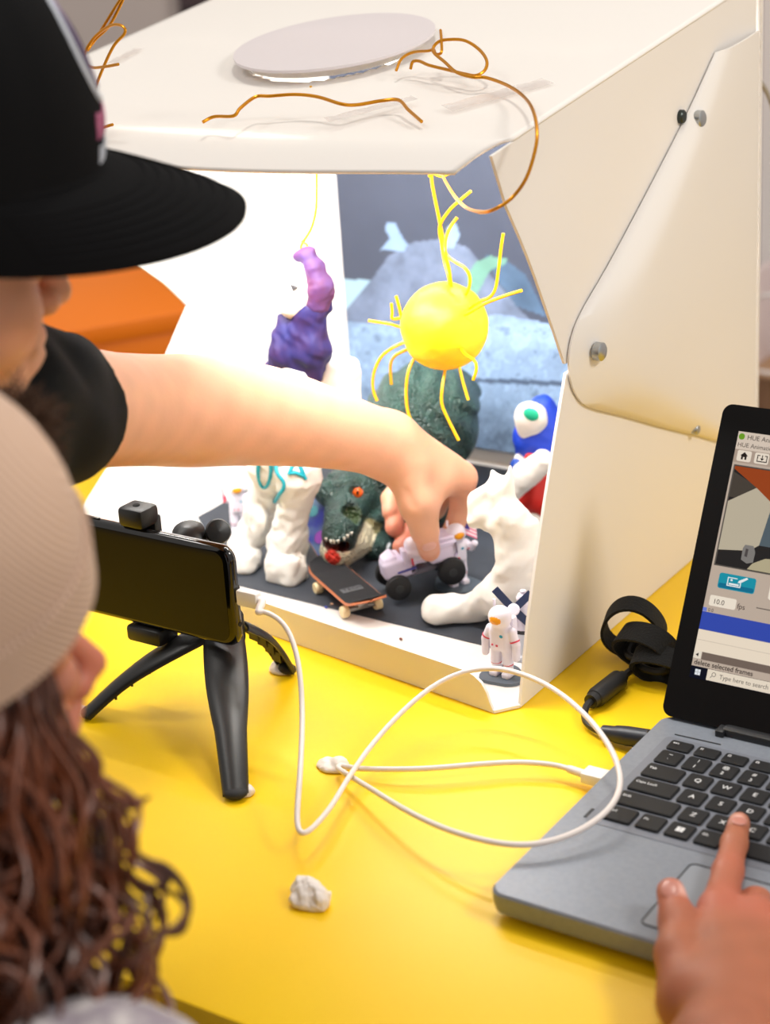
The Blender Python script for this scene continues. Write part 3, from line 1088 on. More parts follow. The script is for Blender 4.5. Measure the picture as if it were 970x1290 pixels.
# ================================================================ black cable with hook-and-loop wrap behind the laptop
blk = mat('cable_black', (22, 22, 24), 0.45)
q = at(800, 826, z=0.0)
cab = thing('webcam_cable', 'black cable bundled with a hook-and-loop strap behind the laptop', 'cable', q)
vel = mat('velcro_black', (14, 14, 15), 0.95, bump=(700, 0.8), sheen=0.05)
def ring(cpx, cpy, zc, rx_, rz_, tilt, wdt, yaw, name):
    c0 = at(cpx, cpy, z=zc)
    e1 = np.array([math.cos(yaw), math.sin(yaw), 0])
    e3 = np.array([-math.sin(yaw) * math.cos(tilt), math.cos(yaw) * math.cos(tilt), math.sin(tilt)])
    e2 = np.cross(e3, e1)
    gr = []
    n = 40
    for i in range(n + 1):
        a = 2 * math.pi * i / n
        r_ = 1 + 0.05 * math.sin(3 * a + cpx)
        p = c0 + e1 * rx_ * r_ * math.cos(a) + e2 * rz_ * r_ * math.sin(a)
        gr.append([p - e3 * wdt / 2, p - e3 * wdt / 6, p + e3 * wdt / 6, p + e3 * wdt / 2])
    return G().sheet(np.array(gr), 0.0022).build(name, vel, cab, angle=70)
ring(798, 792, 0.026, 0.021, 0.0215, 0.25, 0.016, 0.25, 'strap_loop')
ring(815, 817, 0.020, 0.022, 0.017, 0.45, 0.018, -0.15, 'strap_loop')
ring(832, 838, 0.014, 0.019, 0.012, 0.5, 0.016, 0.1, 'strap_loop')
for i, (x_, y_) in enumerate(((812, 815), (826, 828))):
    pts = [at(x_ - 22, y_ + 8, z=0.012), at(x_ - 10, y_ - 12, z=0.020), at(x_ + 12, y_ - 8, z=0.020), at(x_ + 22, y_ + 12, z=0.012), at(x_, y_ + 18, z=0.010)]
    G().tube(spline(pts, 8, closed=True), 0.0028, 8, closed=True).build('cable_coil', blk, cab)
# ferrite bead and its lead
A, B = at(786, 851, z=0.0075), at(744, 884, z=0.0075)
d = unit(B - A)
lp = [at(828, 830, z=0.012), at(806, 838, z=0.0085), A, A + (B - A) * 0.5, B, at(737, 895, z=0.006), at(739, 910, z=0.005), at(755, 921, z=0.005), at(775, 927, z=0.0055)]
G().tube(spline(lp, 8), 0.0026, 8).build('cord', blk, cab)
L_ = np.linalg.norm(B - A)
G().lathe([(0.003, 0), (0.0042, 0.001), (0.0046, 0.006), (0.0072, 0.0075), (0.0074, 0.011), (0.0074, L_ - 0.009), (0.0066, L_ - 0.0055), (0.0058, L_ - 0.005), (0.0052, L_)], A, d, 20).build('ferrite_bead', blk, cab)
C_, D_ = at(757, 922, z=0.0075), at(806, 931, z=0.009)
D_ = np.array([LX - 0.0015, D_[1], 0.0105])
d2 = unit(D_ - C_)
L2_ = np.linalg.norm(D_ - C_)
G().lathe([(0.003, 0), (0.0050, 0.0015), (0.0055, 0.010), (0.0062, 0.012), (0.0068, 0.02), (0.0068, L2_)], C_, d2, 18).build('plug', mat('plug_blue_black', (26, 32, 42), 0.4), cab)

# ================================================================ white USB cable
wht = mat('cable_white', (224, 214, 208), 0.42)
plugw = mat('plug_white', (238, 234, 230), 0.35)
CP = [(322, 770, 'd', 1.238), (340, 773, 'd', 1.236), (362, 792, 'd', 1.232), (376, 835, 'd', 1.222), (381, 900, 'd', 1.205), (378, 975, 'z', .034), (374, 1030, 'z', .022), (379, 1049, 'z', .018),
      (393, 1044, 'z', .018), (418, 1015, 'z', .017), (440, 978, 'z', .016), (475, 930, 'z', .022), (520, 884, 'z', .030), (560, 856, 'z', .037), (600, 843, 'z', .042), (640, 844, 'z', .045),
      (690, 863, 'z', .047), (735, 898, 'z', .046), (768, 940, 'z', .044), (782, 980, 'z', .040), (774, 1010, 'z', .036), (750, 1034, 'z', .032), (715, 1053, 'z', .029), (670, 1064, 'z', .028),
      (620, 1061, 'z', .028), (560, 1044, 'z', .026), (510, 1020, 'z', .022), (468, 994, 'z', .016), (440, 977, 'z', .0105), (426, 968, 'z', .0075), (430, 964, 'z', .0065),
      (448, 968, 'z', .0075), (490, 969, 'z', .010), (540, 968, 'z', .011), (600, 963, 'z', .011), (655, 960, 'z', .0105), (700, 964, 'z', .0100), (724, 971, 'z', .0095)]
cpts = [at(x_, y_, **{k_: v_}) for x_, y_, k_, v_ in CP]
usb = thing('usb_cable', 'thin white charging cable looping from the phone to the laptop', 'cable', at(560, 968, z=0.0))
path = spline(cpts, 10)
for _ in range(14):
    path[1:-1] = 0.5 * path[1:-1] + 0.25 * (path[2:] + path[:-2])
path[:, 2] = np.maximum(path[:, 2], 0.0024)
path = np.vstack([path, [LX - 0.019, path[-1][1] - 0.001, 0.0095]])
G().tube(path, 0.00185, 10).build('cord', wht, usb)
E_ = path[-1]
G().tube([path[-6], path[-4], E_], [0.0024, 0.0028, 0.0030], 10).build('strain_relief', wht, usb)
G().box((LX - 0.0098, E_[1], 0.0098), (0.0195, 0.0125, 0.0078), bevel=0.0012).build('laptop_plug', plugw, usb)

# ================================================================ smartphone on a mini tripod
PY = -0.058
TR = at(291, 690, Y=PY)
tilt = math.radians(1)
PV = np.array([0, math.sin(tilt), math.cos(tilt)])
PN = np.array([0, -math.cos(tilt), math.sin(tilt)])
PW, PL, PT = 0.0755, 0.160, 0.009
prr = TR[0] + 0.002
PO = np.array([prr - PL / 2, PY, TR[2] + 0.001]) - PV * PW / 2
PRm = np.stack([np.array([1.0, 0, 0]), PV, PN], 1)
ph = thing('smartphone', 'black smartphone held sideways in the tripod clamp', 'phone', PO - PV * PW / 2)
def ploc(u, v, w):
    return PO + PRm @ np.array([u, v, w])
gl = mat('gloss_black', (8, 8, 9), 0.08, coat=0.5)
bm = bmesh.new()
outp = rrect(-PL / 2, PL / 2, -PW / 2, PW / 2, 0.0105, 6)
prof = [(-PT / 2, -0.0022), (-PT / 4, -0.0004), (0, 0.0), (PT / 4, -0.0004), (PT / 2 - 0.0006, -0.0018), (PT / 2, -0.0030)]
rings = []
for w, off in prof:
    sx_, sy_ = (PL / 2 + off) / (PL / 2), (PW / 2 + off) / (PW / 2)
    rings.append([bm.verts.new(tuple(PRm @ np.array([x * sx_, y * sy_, w]))) for x, y in outp])
for a_, b_ in zip(rings[:-1], rings[1:]):
    for i in range(len(outp)):
        j = (i + 1) % len(outp)
        bm.faces.new((a_[i], a_[j], b_[j], b_[i]))
bm.faces.new(rings[0][::-1]); bm.faces.new(rings[-1])
g = G(); g.bm(bm, PO)
g.build('phone_body', gl, ph, angle=50)
G().prism([ploc(x, y, PT / 2 + 0.0001) for x, y in rrect(-PL / 2 + 0.0045, PL / 2 - 0.0065, -PW / 2 + 0.0042, PW / 2 - 0.0042, 0.008)], PN * 0.0002).build('phone_screen', mat('screen_glass_off', (4, 4, 5), 0.06, spec=0.28), ph, angle=30)
G().box(ploc(-0.052, PW / 2 + 0.0004, 0), (0.022, 0.0024, 0.0012), PRm @ np.array([[1, 0, 0], [0, 0, 1], [0, -1, 0]]), bevel=0.0004).build('side_button', gl, ph)
G().lathe([(0.0018, 0), (0.0018, 0.0006)], ploc(PL / 2 - 0.0003, -0.020, 0), (1, 0, 0), 14).build('headphone_socket', mat('hole_black', (2, 2, 2), 0.9), ph)
# the plug of the white cable sits in the phone end
pe = ploc(PL / 2, 0.0015, 0)
s0 = pe + np.array([0.0012, 0, 0])
G().box(pe + np.array([0.0098, 0, 0]), (0.0175, 0.0115, 0.0072), PRm, bevel=0.0014).build('phone_plug', plugw, usb)
relief = [pe + np.array([0.018, 0, 0]), pe + np.array([0.021, 0, -0.0005])] + [path[2], path[5]]
G().tube(spline(relief, 5), [0.0030, 0.0027, 0.0022], 10).build('strain_relief', wht, usb)

tm = mat('tripod_black', (20, 20, 21), 0.38, bump=(500, 0.06))
tr = thing('mini_tripod', 'black plastic mini tripod with phone clamp and knobs', 'tripod', (-0.35, -0.07, 0.0))
kx = at(168, 640, Y=PY)[0] - PO[0]
cl = []
G().box(ploc(kx, PW / 2 + 0.0075, -0.004), (0.023, 0.0150, 0.020), PRm, bevel=0.0035).build('clamp_jaw', tm, tr)
G().lathe([(0.0026, 0), (0.0026, 0.0006)], ploc(kx, PW / 2 + 0.0149, -0.003), PV, 16).build('screw_hole', mat('hole_black'), tr)
G().box(ploc(kx + 0.002, -PW / 2 - 0.0065, -0.003), (0.032, 0.0125, 0.022), PRm, bevel=0.003).build('clamp_jaw', tm, tr)
G().box(ploc(kx + 0.002, 0, -PT / 2 - 0.0075), (0.018, PW + 0.012, 0.008), PRm, bevel=0.002).build('clamp_back', tm, tr)
apex = np.array([-0.352, -0.034, 0.062])
h0 = ploc(kx + 0.02, -0.004, -PT / 2 - 0.013)
G().ell(apex + np.array([0, 0.004, 0.024]), 0.0125, n=20, m=12).build('ball_head', tm, tr)
G().lathe([(0.013, -0.016), (0.0155, -0.012), (0.0155, 0.006), (0.012, 0.012), (0.010, 0.013)], apex, (0, 0, 1), 22).build('hub', tm, tr)
G().tube([apex + np.array([0, 0.002, 0.024]), (apex + np.array([0, 0.002, 0.024]) + h0) / 2 + np.array([0, 0.004, 0.006]), h0], [0.007, 0.008, 0.009], 12).build('neck', tm, tr)
k1_ = at(238, 674, Y=-0.022)
G().lathe([(0.004, -0.012), (0.0125, -0.010), (0.0135, -0.004), (0.0120, 0.003), (0.007, 0.0065), (0.0005, 0.0075)], k1_, unit((0.25, -0.35, 0.9)), 24).build('clamp_knob', tm, tr)
k2_ = at(274, 670, Y=-0.012)
G().lathe([(0.0035, -0.018), (0.0040, -0.005), (0.0085, -0.004), (0.0095, 0.003), (0.0085, 0.006), (0.0005, 0.008)], k2_, unit((0.6, -0.5, 0.35)), 20).build('lock_knob', tm, tr)
G().tube([k1_, apex + np.array([0, 0, 0.02])], 0.006, 10).build('knob_stem', tm, tr)
G().tube([k2_, apex + np.array([0, 0, 0.012])], 0.0045, 10).build('knob_stem', tm, tr)
feet = {'front': at(297, 1000, z=0.004), 'rear': at(362, 843, z=0.004), 'left': at(112, 898, z=0.004)}
for nm, f_ in feet.items():
    out = unit(np.array([f_[0] - apex[0], f_[1] - apex[1], 0]))
    P0 = apex + out * 0.012 - np.array([0, 0, 0.004])
    side = np.cross(out, [0, 0, 1])
    n = 14
    gr = []
    for i in range(n):
        s_ = i / (n - 1)
        p = P0 + (f_ - P0) * s_ + (out * 0.004 + np.array([0, 0, 0.004])) * math.sin(math.pi * s_)
        wdt = 0.0150 + 0.0022 * math.sin(math.pi * min(1, s_ * 1.6)) - 0.0062 * s_
        row = []
        dn = unit(np.cross(side, f_ - P0))
        if dn[2] < 0: dn = -dn
        for k in range(9):
            a = math.radians(-100 + 200 * k / 8)
            row.append(p + side * wdt * math.sin(a) + dn * 0.0055 * (math.cos(a) - 0.2))
        gr.append(row)
    leg = G().sheet(np.array(gr), 0.0018).build('leg', tm, tr, angle=60)
    G().ell(f_ + np.array([0, 0, 0.0005]), (0.0082, 0.0060, 0.0040), np.stack([side, out, [0, 0, 1]], 1), 16, 8).build('leg_tip', rub, leg)
    for k in range(4):
        s_ = 0.30 + 0.15 * k
        p = P0 + (f_ - P0) * s_ + (out * 0.004 + np.array([0, 0, 0.004])) * math.sin(math.pi * s_) - out * 0.001
        G().box(p - np.array([0, 0, 0.002]), (0.010, 0.0018, 0.008), np.stack([side, out, [0, 0, 1]], 1)).build('leg_rib', tm, leg)
# putty
putty = mat('putty_white', (226, 216, 208), 0.6, bump=(120, 0.25))
def blob(name, c, prims, label, seed, m=putty, amp=0.0009):
    c = np.array(c)
    f = smooth_union(0.004, *[ellf(c + np.array(o), r) for o, r in prims])
    f = lumpy(f, amp, 260, seed)
    f = carve(f, lambda P: P[:, 2] - 0.0004, 0.0008)
    clay(name, f, [c + np.array(o) for o, r in prims], m, h=0.0009, pad=0.014, label=label, cat='putty')
blob('putty_dab', at(299, 999, z=0.0), [((0.001, 0.0, 0.001), (0.010, 0.006, 0.004)), ((0.006, 0.002, 0.003), (0.0045, 0.004, 0.004))], 'white putty pressed under the front tripod leg', 1)
blob('putty_dab', at(354, 846, z=0.0), [((0.0, 0.0, 0.001), (0.010, 0.007, 0.0045)), ((-0.004, 0.0, 0.004), (0.004, 0.004, 0.004))], 'white putty under the tripod leg next to the light box', 2)
blob('putty_dab', at(108, 900, z=0.0), [((0.0, 0.0, 0.001), (0.009, 0.006, 0.004)), ((-0.004, 0.0, 0.003), (0.004, 0.004, 0.003))], 'white putty under the tripod leg beside the curly-haired person', 3)
pc = at(391, 1138, z=0.0)
blob('putty_lump', pc, [((-0.007, 0.004, 0.005), (0.0075, 0.008, 0.0085)), ((0.001, 0.002, 0.006), (0.0065, 0.008, 0.0080)), ((0.0085, 0.000, 0.004), (0.0045, 0.0065, 0.0085)), ((-0.002, -0.005, 0.003), (0.0085, 0.005, 0.005))], 'squeezed lump of off-white putty alone on the yellow table', 5, amp=0.0012)
pp2 = at(422, 968, z=0.0)
blob('putty_pad', pp2, [((-0.002, 0.001, 0.0012), (0.0125, 0.0095, 0.0035)), ((0.003, 0.003, 0.004), (0.006, 0.005, 0.0035))], 'flat white putty pad holding the cable to the table', 7, amp=0.0007)
# grey cord hanging at the rear corner of the box
p = [at(903, 30, Y=YB + 0.03), at(920, 39, Y=YB + 0.03), at(936, 63, Y=YB + 0.06), at(955, 97, Y=YB + 0.09), at(975, 140, Y=YB + 0.11), at(1000, 260, Y=YB + 0.11), at(1000, 420, Y=YB + 0.10), at(1010, 520, Y=YB + 0.09)]
p[-1][2] = 0.004
p[0] = np.array([-0.20, YB + 0.006, 0.418])
g = G().tube(spline(p, 8), 0.0022, 8)
g.build('power_cord', mat('cord_grey', (168, 162, 156), 0.5), label='grey power cord hanging behind the rear corner of the light box', cat='cord')

# ================================================================ wires and the hanging sun
cop = mat('copper_wire', (206, 136, 18), 0.3, metal=0.7)
ywire = mat('yellow_wire', (236, 178, 8), 0.35, metal=0.35)
WR = 0.00125
# coiled wire standing at the left of the top
b0 = at_top(142, 157, 0.0015)
pw = [b0, at_top(118, 161, 0.0015), at_top(104, 166, 0.0015)]
y_c = b0[1]
pts = [at(142, 157, Y=y_c), at(122, 161, Y=y_c), at(106, 150, Y=y_c), at(124, 100, Y=y_c + .005), at(142, 60, Y=y_c + .01), at(157, 42, Y=y_c + .012), at(154, 33, Y=y_c + .014), at(140, 32, Y=y_c + .018),
       at(120, 46, Y=y_c + .022), at(107, 66, Y=y_c + .02), at(106, 78, Y=y_c + .015), at(116, 85, Y=y_c + .010), at(132, 84, Y=y_c + .004), at(149, 81, Y=y_c)]
pts2 = [at(116, 56, Y=y_c + .03), at(130, 34, Y=y_c + .03), at(146, 8, Y=y_c + .03), at(156, -6, Y=y_c + .03), at(154, 2, Y=y_c + .032), at(138, 32, Y=y_c + .03), at(120, 50, Y=y_c + .028)]
pts[2][2] = max(pts[2][2], top_z(pts[2][1]) + 0.002)
cw = thing('coiled_wire', 'bent copper wire standing up in loops at the box top edge', 'wire', pts[0])
G().tube(spline(pts, 8), WR * 0.9, 8).build('wire', cop, cw)
G().tube(spline(pts2 + [at(110, 64, Y=y_c + .021)], 8), WR * 0.9, 8).build('wire_loop', cop, cw)
# wavy wire lying on the top; its tail goes through the hole of the top down to the clay figure
W2 = [(255, 154, .002), (270, 147, .004), (294, 146, .006), (303, 136, .009), (322, 122, .011), (340, 121, .011), (372, 119, .011), (400, 122, .010), (430, 131, .008), (450, 132, .005), (480, 127, .005), (502, 126, .006), (514, 138, .004), (531, 153, .002)]
w2 = [at_top(x_, y_, l_) for x_, y_, l_ in W2]
G().tube(spline(w2, 8), WR, 8).build('wavy_wire', cop, label='wavy copper wire lying across the front of the box top', cat='wire')

SY = 0.205
def sunp(x, y, dy=0.0):
    return at(x, y, Y=SY + dy)
SC = sunp(560, 411)
SRd = 55.5 / FPX * float((SC - CEN) @ RC[2])
sun = thing('sun_model', 'yellow ball sun with bent wire rays hanging in the light box', 'sun model', SC - np.array([0, 0, SRd]))
ballm = mat('sun_yellow', (252, 214, 10), 0.5, var=((250, 196, 4), 45, 4), bump=(70, 0.12))
f = lumpy(ellf(SC, (SRd, SRd, SRd)), 0.0005, 110, 4)
clay('ball', f, [SC], ballm, sun, h=0.002, pad=SRd + 0.006)
rays = [
    [(567, 365, 0), (565, 348, 0), (560, 330, 0.004), (556, 305, 0.006), (554, 285, 0.004), (566, 265, 0), (580, 252, -.004), (593, 241, -.006)],
    [(569, 367, 0), (566, 340, -.004), (561, 318, -.006), (562, 300, 0), (568, 285, 0.006), (576, 274, 0.01)],
    [(590, 365, 0), (592, 350, 0), (586, 338, 0), (572, 329, 0.002), (562, 320, 0.006), (558, 300, 0.008), (552, 270, 0.004), (545, 235, 0), (543, 216, 0)],
    [(603, 380, -.01), (616, 375, -.012), (624, 364, -.012), (628, 340, -.012), (631, 315, -.012), (634, 294, -.012)],
    [(595, 392, -.02), (612, 382, -.026), (635, 373, -.03), (657, 366, -.034)],
    [(510, 397, 0), (503, 401, -.004), (494, 401, -.008), (494, 393, -.008), (493, 382, -.008)],
    [(507, 400, -.01), (503, 388, -.014), (499, 373, -.016)],
    [(505, 412, 0), (490, 408, -.006), (464, 404, -.012)],
    [(510, 431, -.005), (495, 438, -.012), (480, 450, -.016), (471, 470, -.018), (470, 490, -.018), (475, 505, -.018)],
    [(513, 440, 0), (498, 448, 0.004), (492, 460, 0.008), (493, 484, 0.010)],
    [(521, 453, -.008), (513, 475, -.016), (512, 505, -.02), (517, 528, -.022), (529, 546, -.024)],
    [(561, 464, -.01), (557, 490, -.02), (557, 510, -.024), (567, 533, -.026), (578, 555, -.028)],
    [(578, 460, -.01), (583, 480, -.014), (590, 504, -.018)],
    [(586, 446, -.024), (598, 455, -.030), (600, 466, -.032), (596, 479, -.034)],
]
for i, r_ in enumerate(rays):
    p = [sunp(*q) for q in r_]
    p = [p[0] + (SC - p[0]) * 0.25] + p
    G().tube(spline(p, 6), WR if i not in (2,) else WR * 1.05, 8).build('ray', ywire, sun)
# the hanger: over the front edge, round the corner and up to a loop on the top
hang = [sunp(543, 214), sunp(553, 217, -.01), sunp(566, 208, -.03)]
G().tube(spline([sunp(541, 222, -.004), sunp(545, 218, -.006), sunp(556, 222, -.008), sunp(566, 218, -.012), sunp(572, 213, -.02)], 6), WR, 8).build('hook', ywire, sun)
hp = [at(549, 200, Y=0.16), at(556, 215, Y=0.15), at(561, 228, Y=0.13), at(575, 250, Y=0.09), at(590, 263, Y=0.055), at(610, 267, Y=0.033), at(628, 261, Y=0.028), at(647, 247, X=XR + 0.020), at(664, 222, X=XR + 0.028),
      at(675, 185, X=XR + 0.030), at(676, 160, X=XR + 0.024), at(671, 138, X=XR + 0.010), at_top(660, 122, 0.010), at_top(640, 108, 0.008), at_top(613, 98, 0.008), at_top(595, 97, 0.009), at_top(575, 91, 0.010), at_top(560, 78, 0.013),
      at_top(547, 67, 0.016), at_top(546, 60, 0.018), at_top(552, 53, 0.021), at_top(563, 50, 0.022), at_top(585, 51, 0.022), at_top(603, 62, 0.018), at_top(613, 76, 0.014), at_top(611, 88, 0.010), at_top(600, 95, 0.008),
      at_top(585, 93, 0.008), at_top(560, 87, 0.008), at_top(540, 82, 0.009), at_top(528, 77, 0.010), at_top(520, 78, 0.009), at_top(517, 87, 0.004)]
G().tube(spline(hp, 8), WR * 0.95, 8).build('hanger_wire', cop, sun, label='copper hanger wire looped on the box top')
k_ = [at_top(555, 38, 0.026), at_top(556, 50, 0.022), at_top(556, 66, 0.016), at_top(549, 68, 0.014), at_top(546, 62, 0.016), at_top(540, 64, 0.016), at_top(520, 66, 0.013), at_top(506, 74, 0.010), at_top(499, 89, 0.004)]
G().tube(spline(k_, 8), WR * 0.85, 8).build('hanger_twist', cop, sun)

# ================================================================ white clay figure with USA lettering
cw_ = mat('white_clay', (232, 228, 220), 0.62, bump=(90, 0.25), sss=0.15, sss_rad=(1, 0.9, 0.8))
bl_ = mat('blue_clay', (24, 25, 92), 0.7, var=((48, 22, 78), 55, 3), bump=(90, 0.3))
pu_ = mat('purple_clay', (86, 38, 78), 0.65, var=((72, 46, 104), 50), bump=(90, 0.3))
cy_ = mat('cyan_clay', (14, 160, 178), 0.55)
FY = 0.172
def fg(x, y, dy=0.0):
    return at(x, y, Y=FY + dy)
fig = thing('clay_figure', 'tall white clay figure in a blue top with USA on its trousers', 'clay figure', at(345, 722, z=FZ))
fz = lambda P: P[:, 2] - FZ
leg_l = smooth_union(0.005, chain([fg(342, 600, .004), fg(329, 640, .004), fg(318, 672, .004), fg(309, 692, .002)], [0.0155, 0.0140, 0.0128, 0.0135], 0.005), boxf(at(307, 705, z=FZ + 0.008), (0.0155, 0.013, 0.0105), 0.007), cap(fg(332, 652, -.008), fg(324, 672, -.008), 0.006, 0.005))
leg_r = smooth_union(0.005, chain([fg(376, 602, -.004), fg(368, 645, -.006), fg(362, 680, -.006), fg(361, 705, -.006)], [0.0170, 0.0120, 0.0148, 0.0155], 0.005), boxf(at(361, 716, z=FZ + 0.010), (0.0155, 0.013, 0.013), 0.006), cap(fg(352, 665, -.016), fg(352, 690, -.016), 0.006, 0.006))
hipsf = smooth_union(0.010, cap(fg(335, 590), fg(376, 592), 0.0165, 0.0185), cap(fg(352, 575), fg(366, 540), 0.021, 0.020), cap(fg(366, 540), fg(372, 480), 0.020, 0.021))
lf = union(smooth_union(0.006, hipsf, leg_l), smooth_union(0.006, hipsf, leg_r))
lf = carve(lumpy(lumpy(lf, 0.0022, 85, 11), 0.0008, 190, 14), fz, 0.002)
clay('trousers', lf, [fg(300, 480), fg(420, 480), at(300, 720, z=FZ), at(390, 720, z=FZ)], cw_, fig, h=0.0016, pad=0.03)
# letters as rolled strings laid on the surface: find the surface by marching toward the figure
def on_surface(f, x, y, y0, lift=0.0006):
    r = ray(x, y)
    t = (y0 - CEN[1]) / r[1]
    for _ in range(60):
        p = (CEN + t * r)
        d = float(f(p[None].astype(np.float32))[0])
        if d < lift or d > 0.3: break
        t += d * 0.8
    if abs(d) > 0.004:                     # missed: stay on the working plane
        t = (y0 + 0.045 - CEN[1]) / r[1]
    return CEN + t * r
for nm, pts in (('letter_u', [(326, 582), (325, 596), (328, 610), (333, 614), (338, 609), (341, 596), (341, 582)]),
                ('letter_s', [(352, 575), (347, 584), (350, 597), (357, 607), (357, 616), (351, 624), (346, 632)]),
                ('letter_a', [(364, 598), (368, 588), (374, 583), (379, 590), (385, 604)]), ('letter_a', [(366, 596), (373, 596), (382, 600)])):
    s_ = spline([on_surface(lf, x_, y_, FY - 0.06) for x_, y_ in pts], 6)
    G().tube(s_, 0.0017, 7).build(nm, cy_, fig)
tf = smooth_union(0.006, cap(fg(384, 402), fg(366, 445), 0.0125, 0.017), cap(fg(366, 445), fg(352, 466), 0.0155, 0.0125), cap(fg(398, 392), fg(396, 440), 0.009, 0.012), cap(fg(396, 440), fg(392, 466), 0.0125, 0.0105),
                  cap(fg(408, 372, .006), fg(411, 388, .006), 0.005, 0.0045), cap(fg(362, 405), fg(358, 420), 0.0075, 0.009), cap(fg(376, 455), fg(374, 462), 0.014, 0.011))
clay('top', lumpy(tf, 0.0018, 110, 5), [fg(335, 370), fg(415, 480)], bl_, fig, h=0.0014, pad=0.022)
af = smooth_union(0.005, chain([fg(401, 382), fg(403, 362), fg(397, 338), fg(386, 322)], [0.0095, 0.0095, 0.0070, 0.0055], 0.004), cap(fg(387, 321), fg(376, 323), 0.0045, 0.004), cap(fg(388, 320), fg(391, 316), 0.004, 0.003),
                  cap(fg(409, 355, .004), fg(412, 372, .004), 0.005, 0.005))
clay('raised_arm', lumpy(af, 0.0008, 140, 8), [fg(370, 310), fg(415, 390)], pu_, fig, h=0.0012, pad=0.018)
hf = lumpy(ellf(fg(372, 368), (0.0195, 0.018, 0.0225)), 0.0012, 100, 3)
clay('head', hf, [fg(372, 368)], cw_, fig, h=0.0015, pad=0.03)
nb = on_surface(hf, 373, 361, FY - 0.06)
G().prism([at(368, 357, Y=nb[1]), at(376, 362, Y=nb[1]), at(372, 366, Y=nb[1])], (0, -0.003, 0)).build('beak', mat('dark_clay', (60, 58, 60), 0.6), fig)
G().tube(spline([on_surface(lf, 376, 470, FY - .06), on_surface(lf, 374, 484, FY - .06), on_surface(lf, 370, 496, FY - .06)], 5), 0.0019, 7).build('trim_cord', cy_, fig)
clay('backpack', lumpy(boxf(fg(426, 495, 0.02), (0.0185, 0.012, 0.030), 0.007), 0.0016, 70, 9), [fg(426, 495, 0.02)], cw_, fig, h=0.0018, pad=0.045)
hw = spline([at(399, 205, Y=FY), at(399, 240, Y=FY), at(398, 265, Y=FY), at(392, 288, Y=FY), at(383, 303, Y=FY), at(379, 312, Y=FY), at(384, 316, Y=FY), at(387, 309, Y=FY), at(380, 304, Y=FY)], 6)
hw = np.vstack([[hw[0][0], FY, top_z(FY) - 0.004], hw])
G().tube(hw, 0.0009, 7).build('hanging_wire', ywire, label='thin yellow wire hanging to the purple raised clay hand', cat='wire')

# ================================================================ bent white clay creature and blue-red clay bird
BY = 0.150
def bp(x, y, dy=0.0):
    return at(x, y, Y=BY + dy)
f1 = smooth_union(0.007, cap(at(549, 768, z=FZ + 0.010), at(600, 766, z=FZ + 0.010), 0.0125, 0.0115), chain([at(598, 765, z=FZ + 0.011), bp(628, 748), bp(648, 722), bp(648, 690), bp(640, 655), bp(630, 622)], [0.0110, 0.0140, 0.0146, 0.0122, 0.0138, 0.0090], 0.006),
                  cap(bp(640, 655), bp(650, 668), 0.012, 0.011), chain([bp(658, 655, .01), bp(668, 672, .012), bp(676, 700, .012), bp(674, 740, .012)], [0.0085, 0.0085, 0.007, 0.009], 0.005), cap(bp(662, 715, .006), bp(668, 745, .006), 0.008, 0.011),
                  cap(bp(628, 628), bp(600, 652, -.004), 0.0085, 0.0065), cap(bp(625, 622), bp(605, 632), 0.009, 0.0075), cap(bp(612, 640), bp(618, 662), 0.008, 0.005),
                  chain([bp(630, 628), bp(627, 610), bp(620, 594)], [0.0055, 0.0038, 0.0026], 0.003), cap(bp(632, 635), bp(643, 588), 0.0055, 0.0035))
f1 = carve(lumpy(lumpy(f1, 0.0024, 70, 21), 0.0003, 150, 22), fz, 0.002)
clay('clay_creature', f1, [bp(530, 580), bp(690, 780), at(540, 785, z=FZ)], cw_, h=0.0015, pad=0.03, label='bent white clay creature with one long flat boot foot', cat='clay figure')
RY = 0.335
def rp(x, y, dy=0.0):
    return at(x, y, Y=RY + dy)
rb = thing('clay_bird', 'blue hooded clay figure with a white face and red skirt', 'clay figure', at(665, 655, z=FZ))
blue2 = mat('royal_blue_clay', (18, 60, 190), 0.55, bump=(90, 0.25))
red2 = mat('red_clay', (205, 32, 20), 0.55, bump=(90, 0.3))
fw = smooth_union(0.008, ellf(at(664, 650, z=FZ + 0.012), (0.030, 0.020, 0.014)), cap(rp(670, 640), rp(690, 655), 0.013, 0.012))
clay('base', carve(lumpy(fw, 0.002, 70, 31), fz, 0.002), [at(640, 655, z=FZ), rp(700, 620)], cw_, rb, h=0.0018, pad=0.035)
clay('skirt', lumpy(smooth_union(0.008, cap(rp(668, 585), rp(676, 622), 0.0125, 0.020), cap(rp(676, 622), rp(690, 632), 0.015, 0.012)), 0.0016, 90, 33), [rp(650, 570), rp(700, 650)], red2, rb, h=0.0018, pad=0.03)
clay('hood', lumpy(smooth_union(0.008, ellf(rp(677, 553), (0.0215, 0.018, 0.022)), ellf(rp(684, 530, .006), (0.0155, 0.017, 0.022)), cap(rp(662, 572), rp(656, 590), 0.009, 0.008)), 0.0014, 90, 35), [rp(640, 500), rp(720, 600)], blue2, rb, h=0.0018, pad=0.03)
ff = lumpy(smooth_union(0.006, ellf(rp(669, 526, -.012), (0.0150, 0.012, 0.0145)), ellf(rp(662, 540, -.012), (0.006, 0.007, 0.008))), 0.0008, 90, 36)
clay('face', ff, [rp(669, 526, -.012)], cw_, rb, h=0.0014, pad=0.03)
ec = on_surface(ff, 669, 522, RY - 0.06)
G().ell(ec, (0.0075, 0.0025, 0.0058), n=16, m=10).build('eye_patch', mat('teal_clay', (20, 180, 140), 0.5), rb)
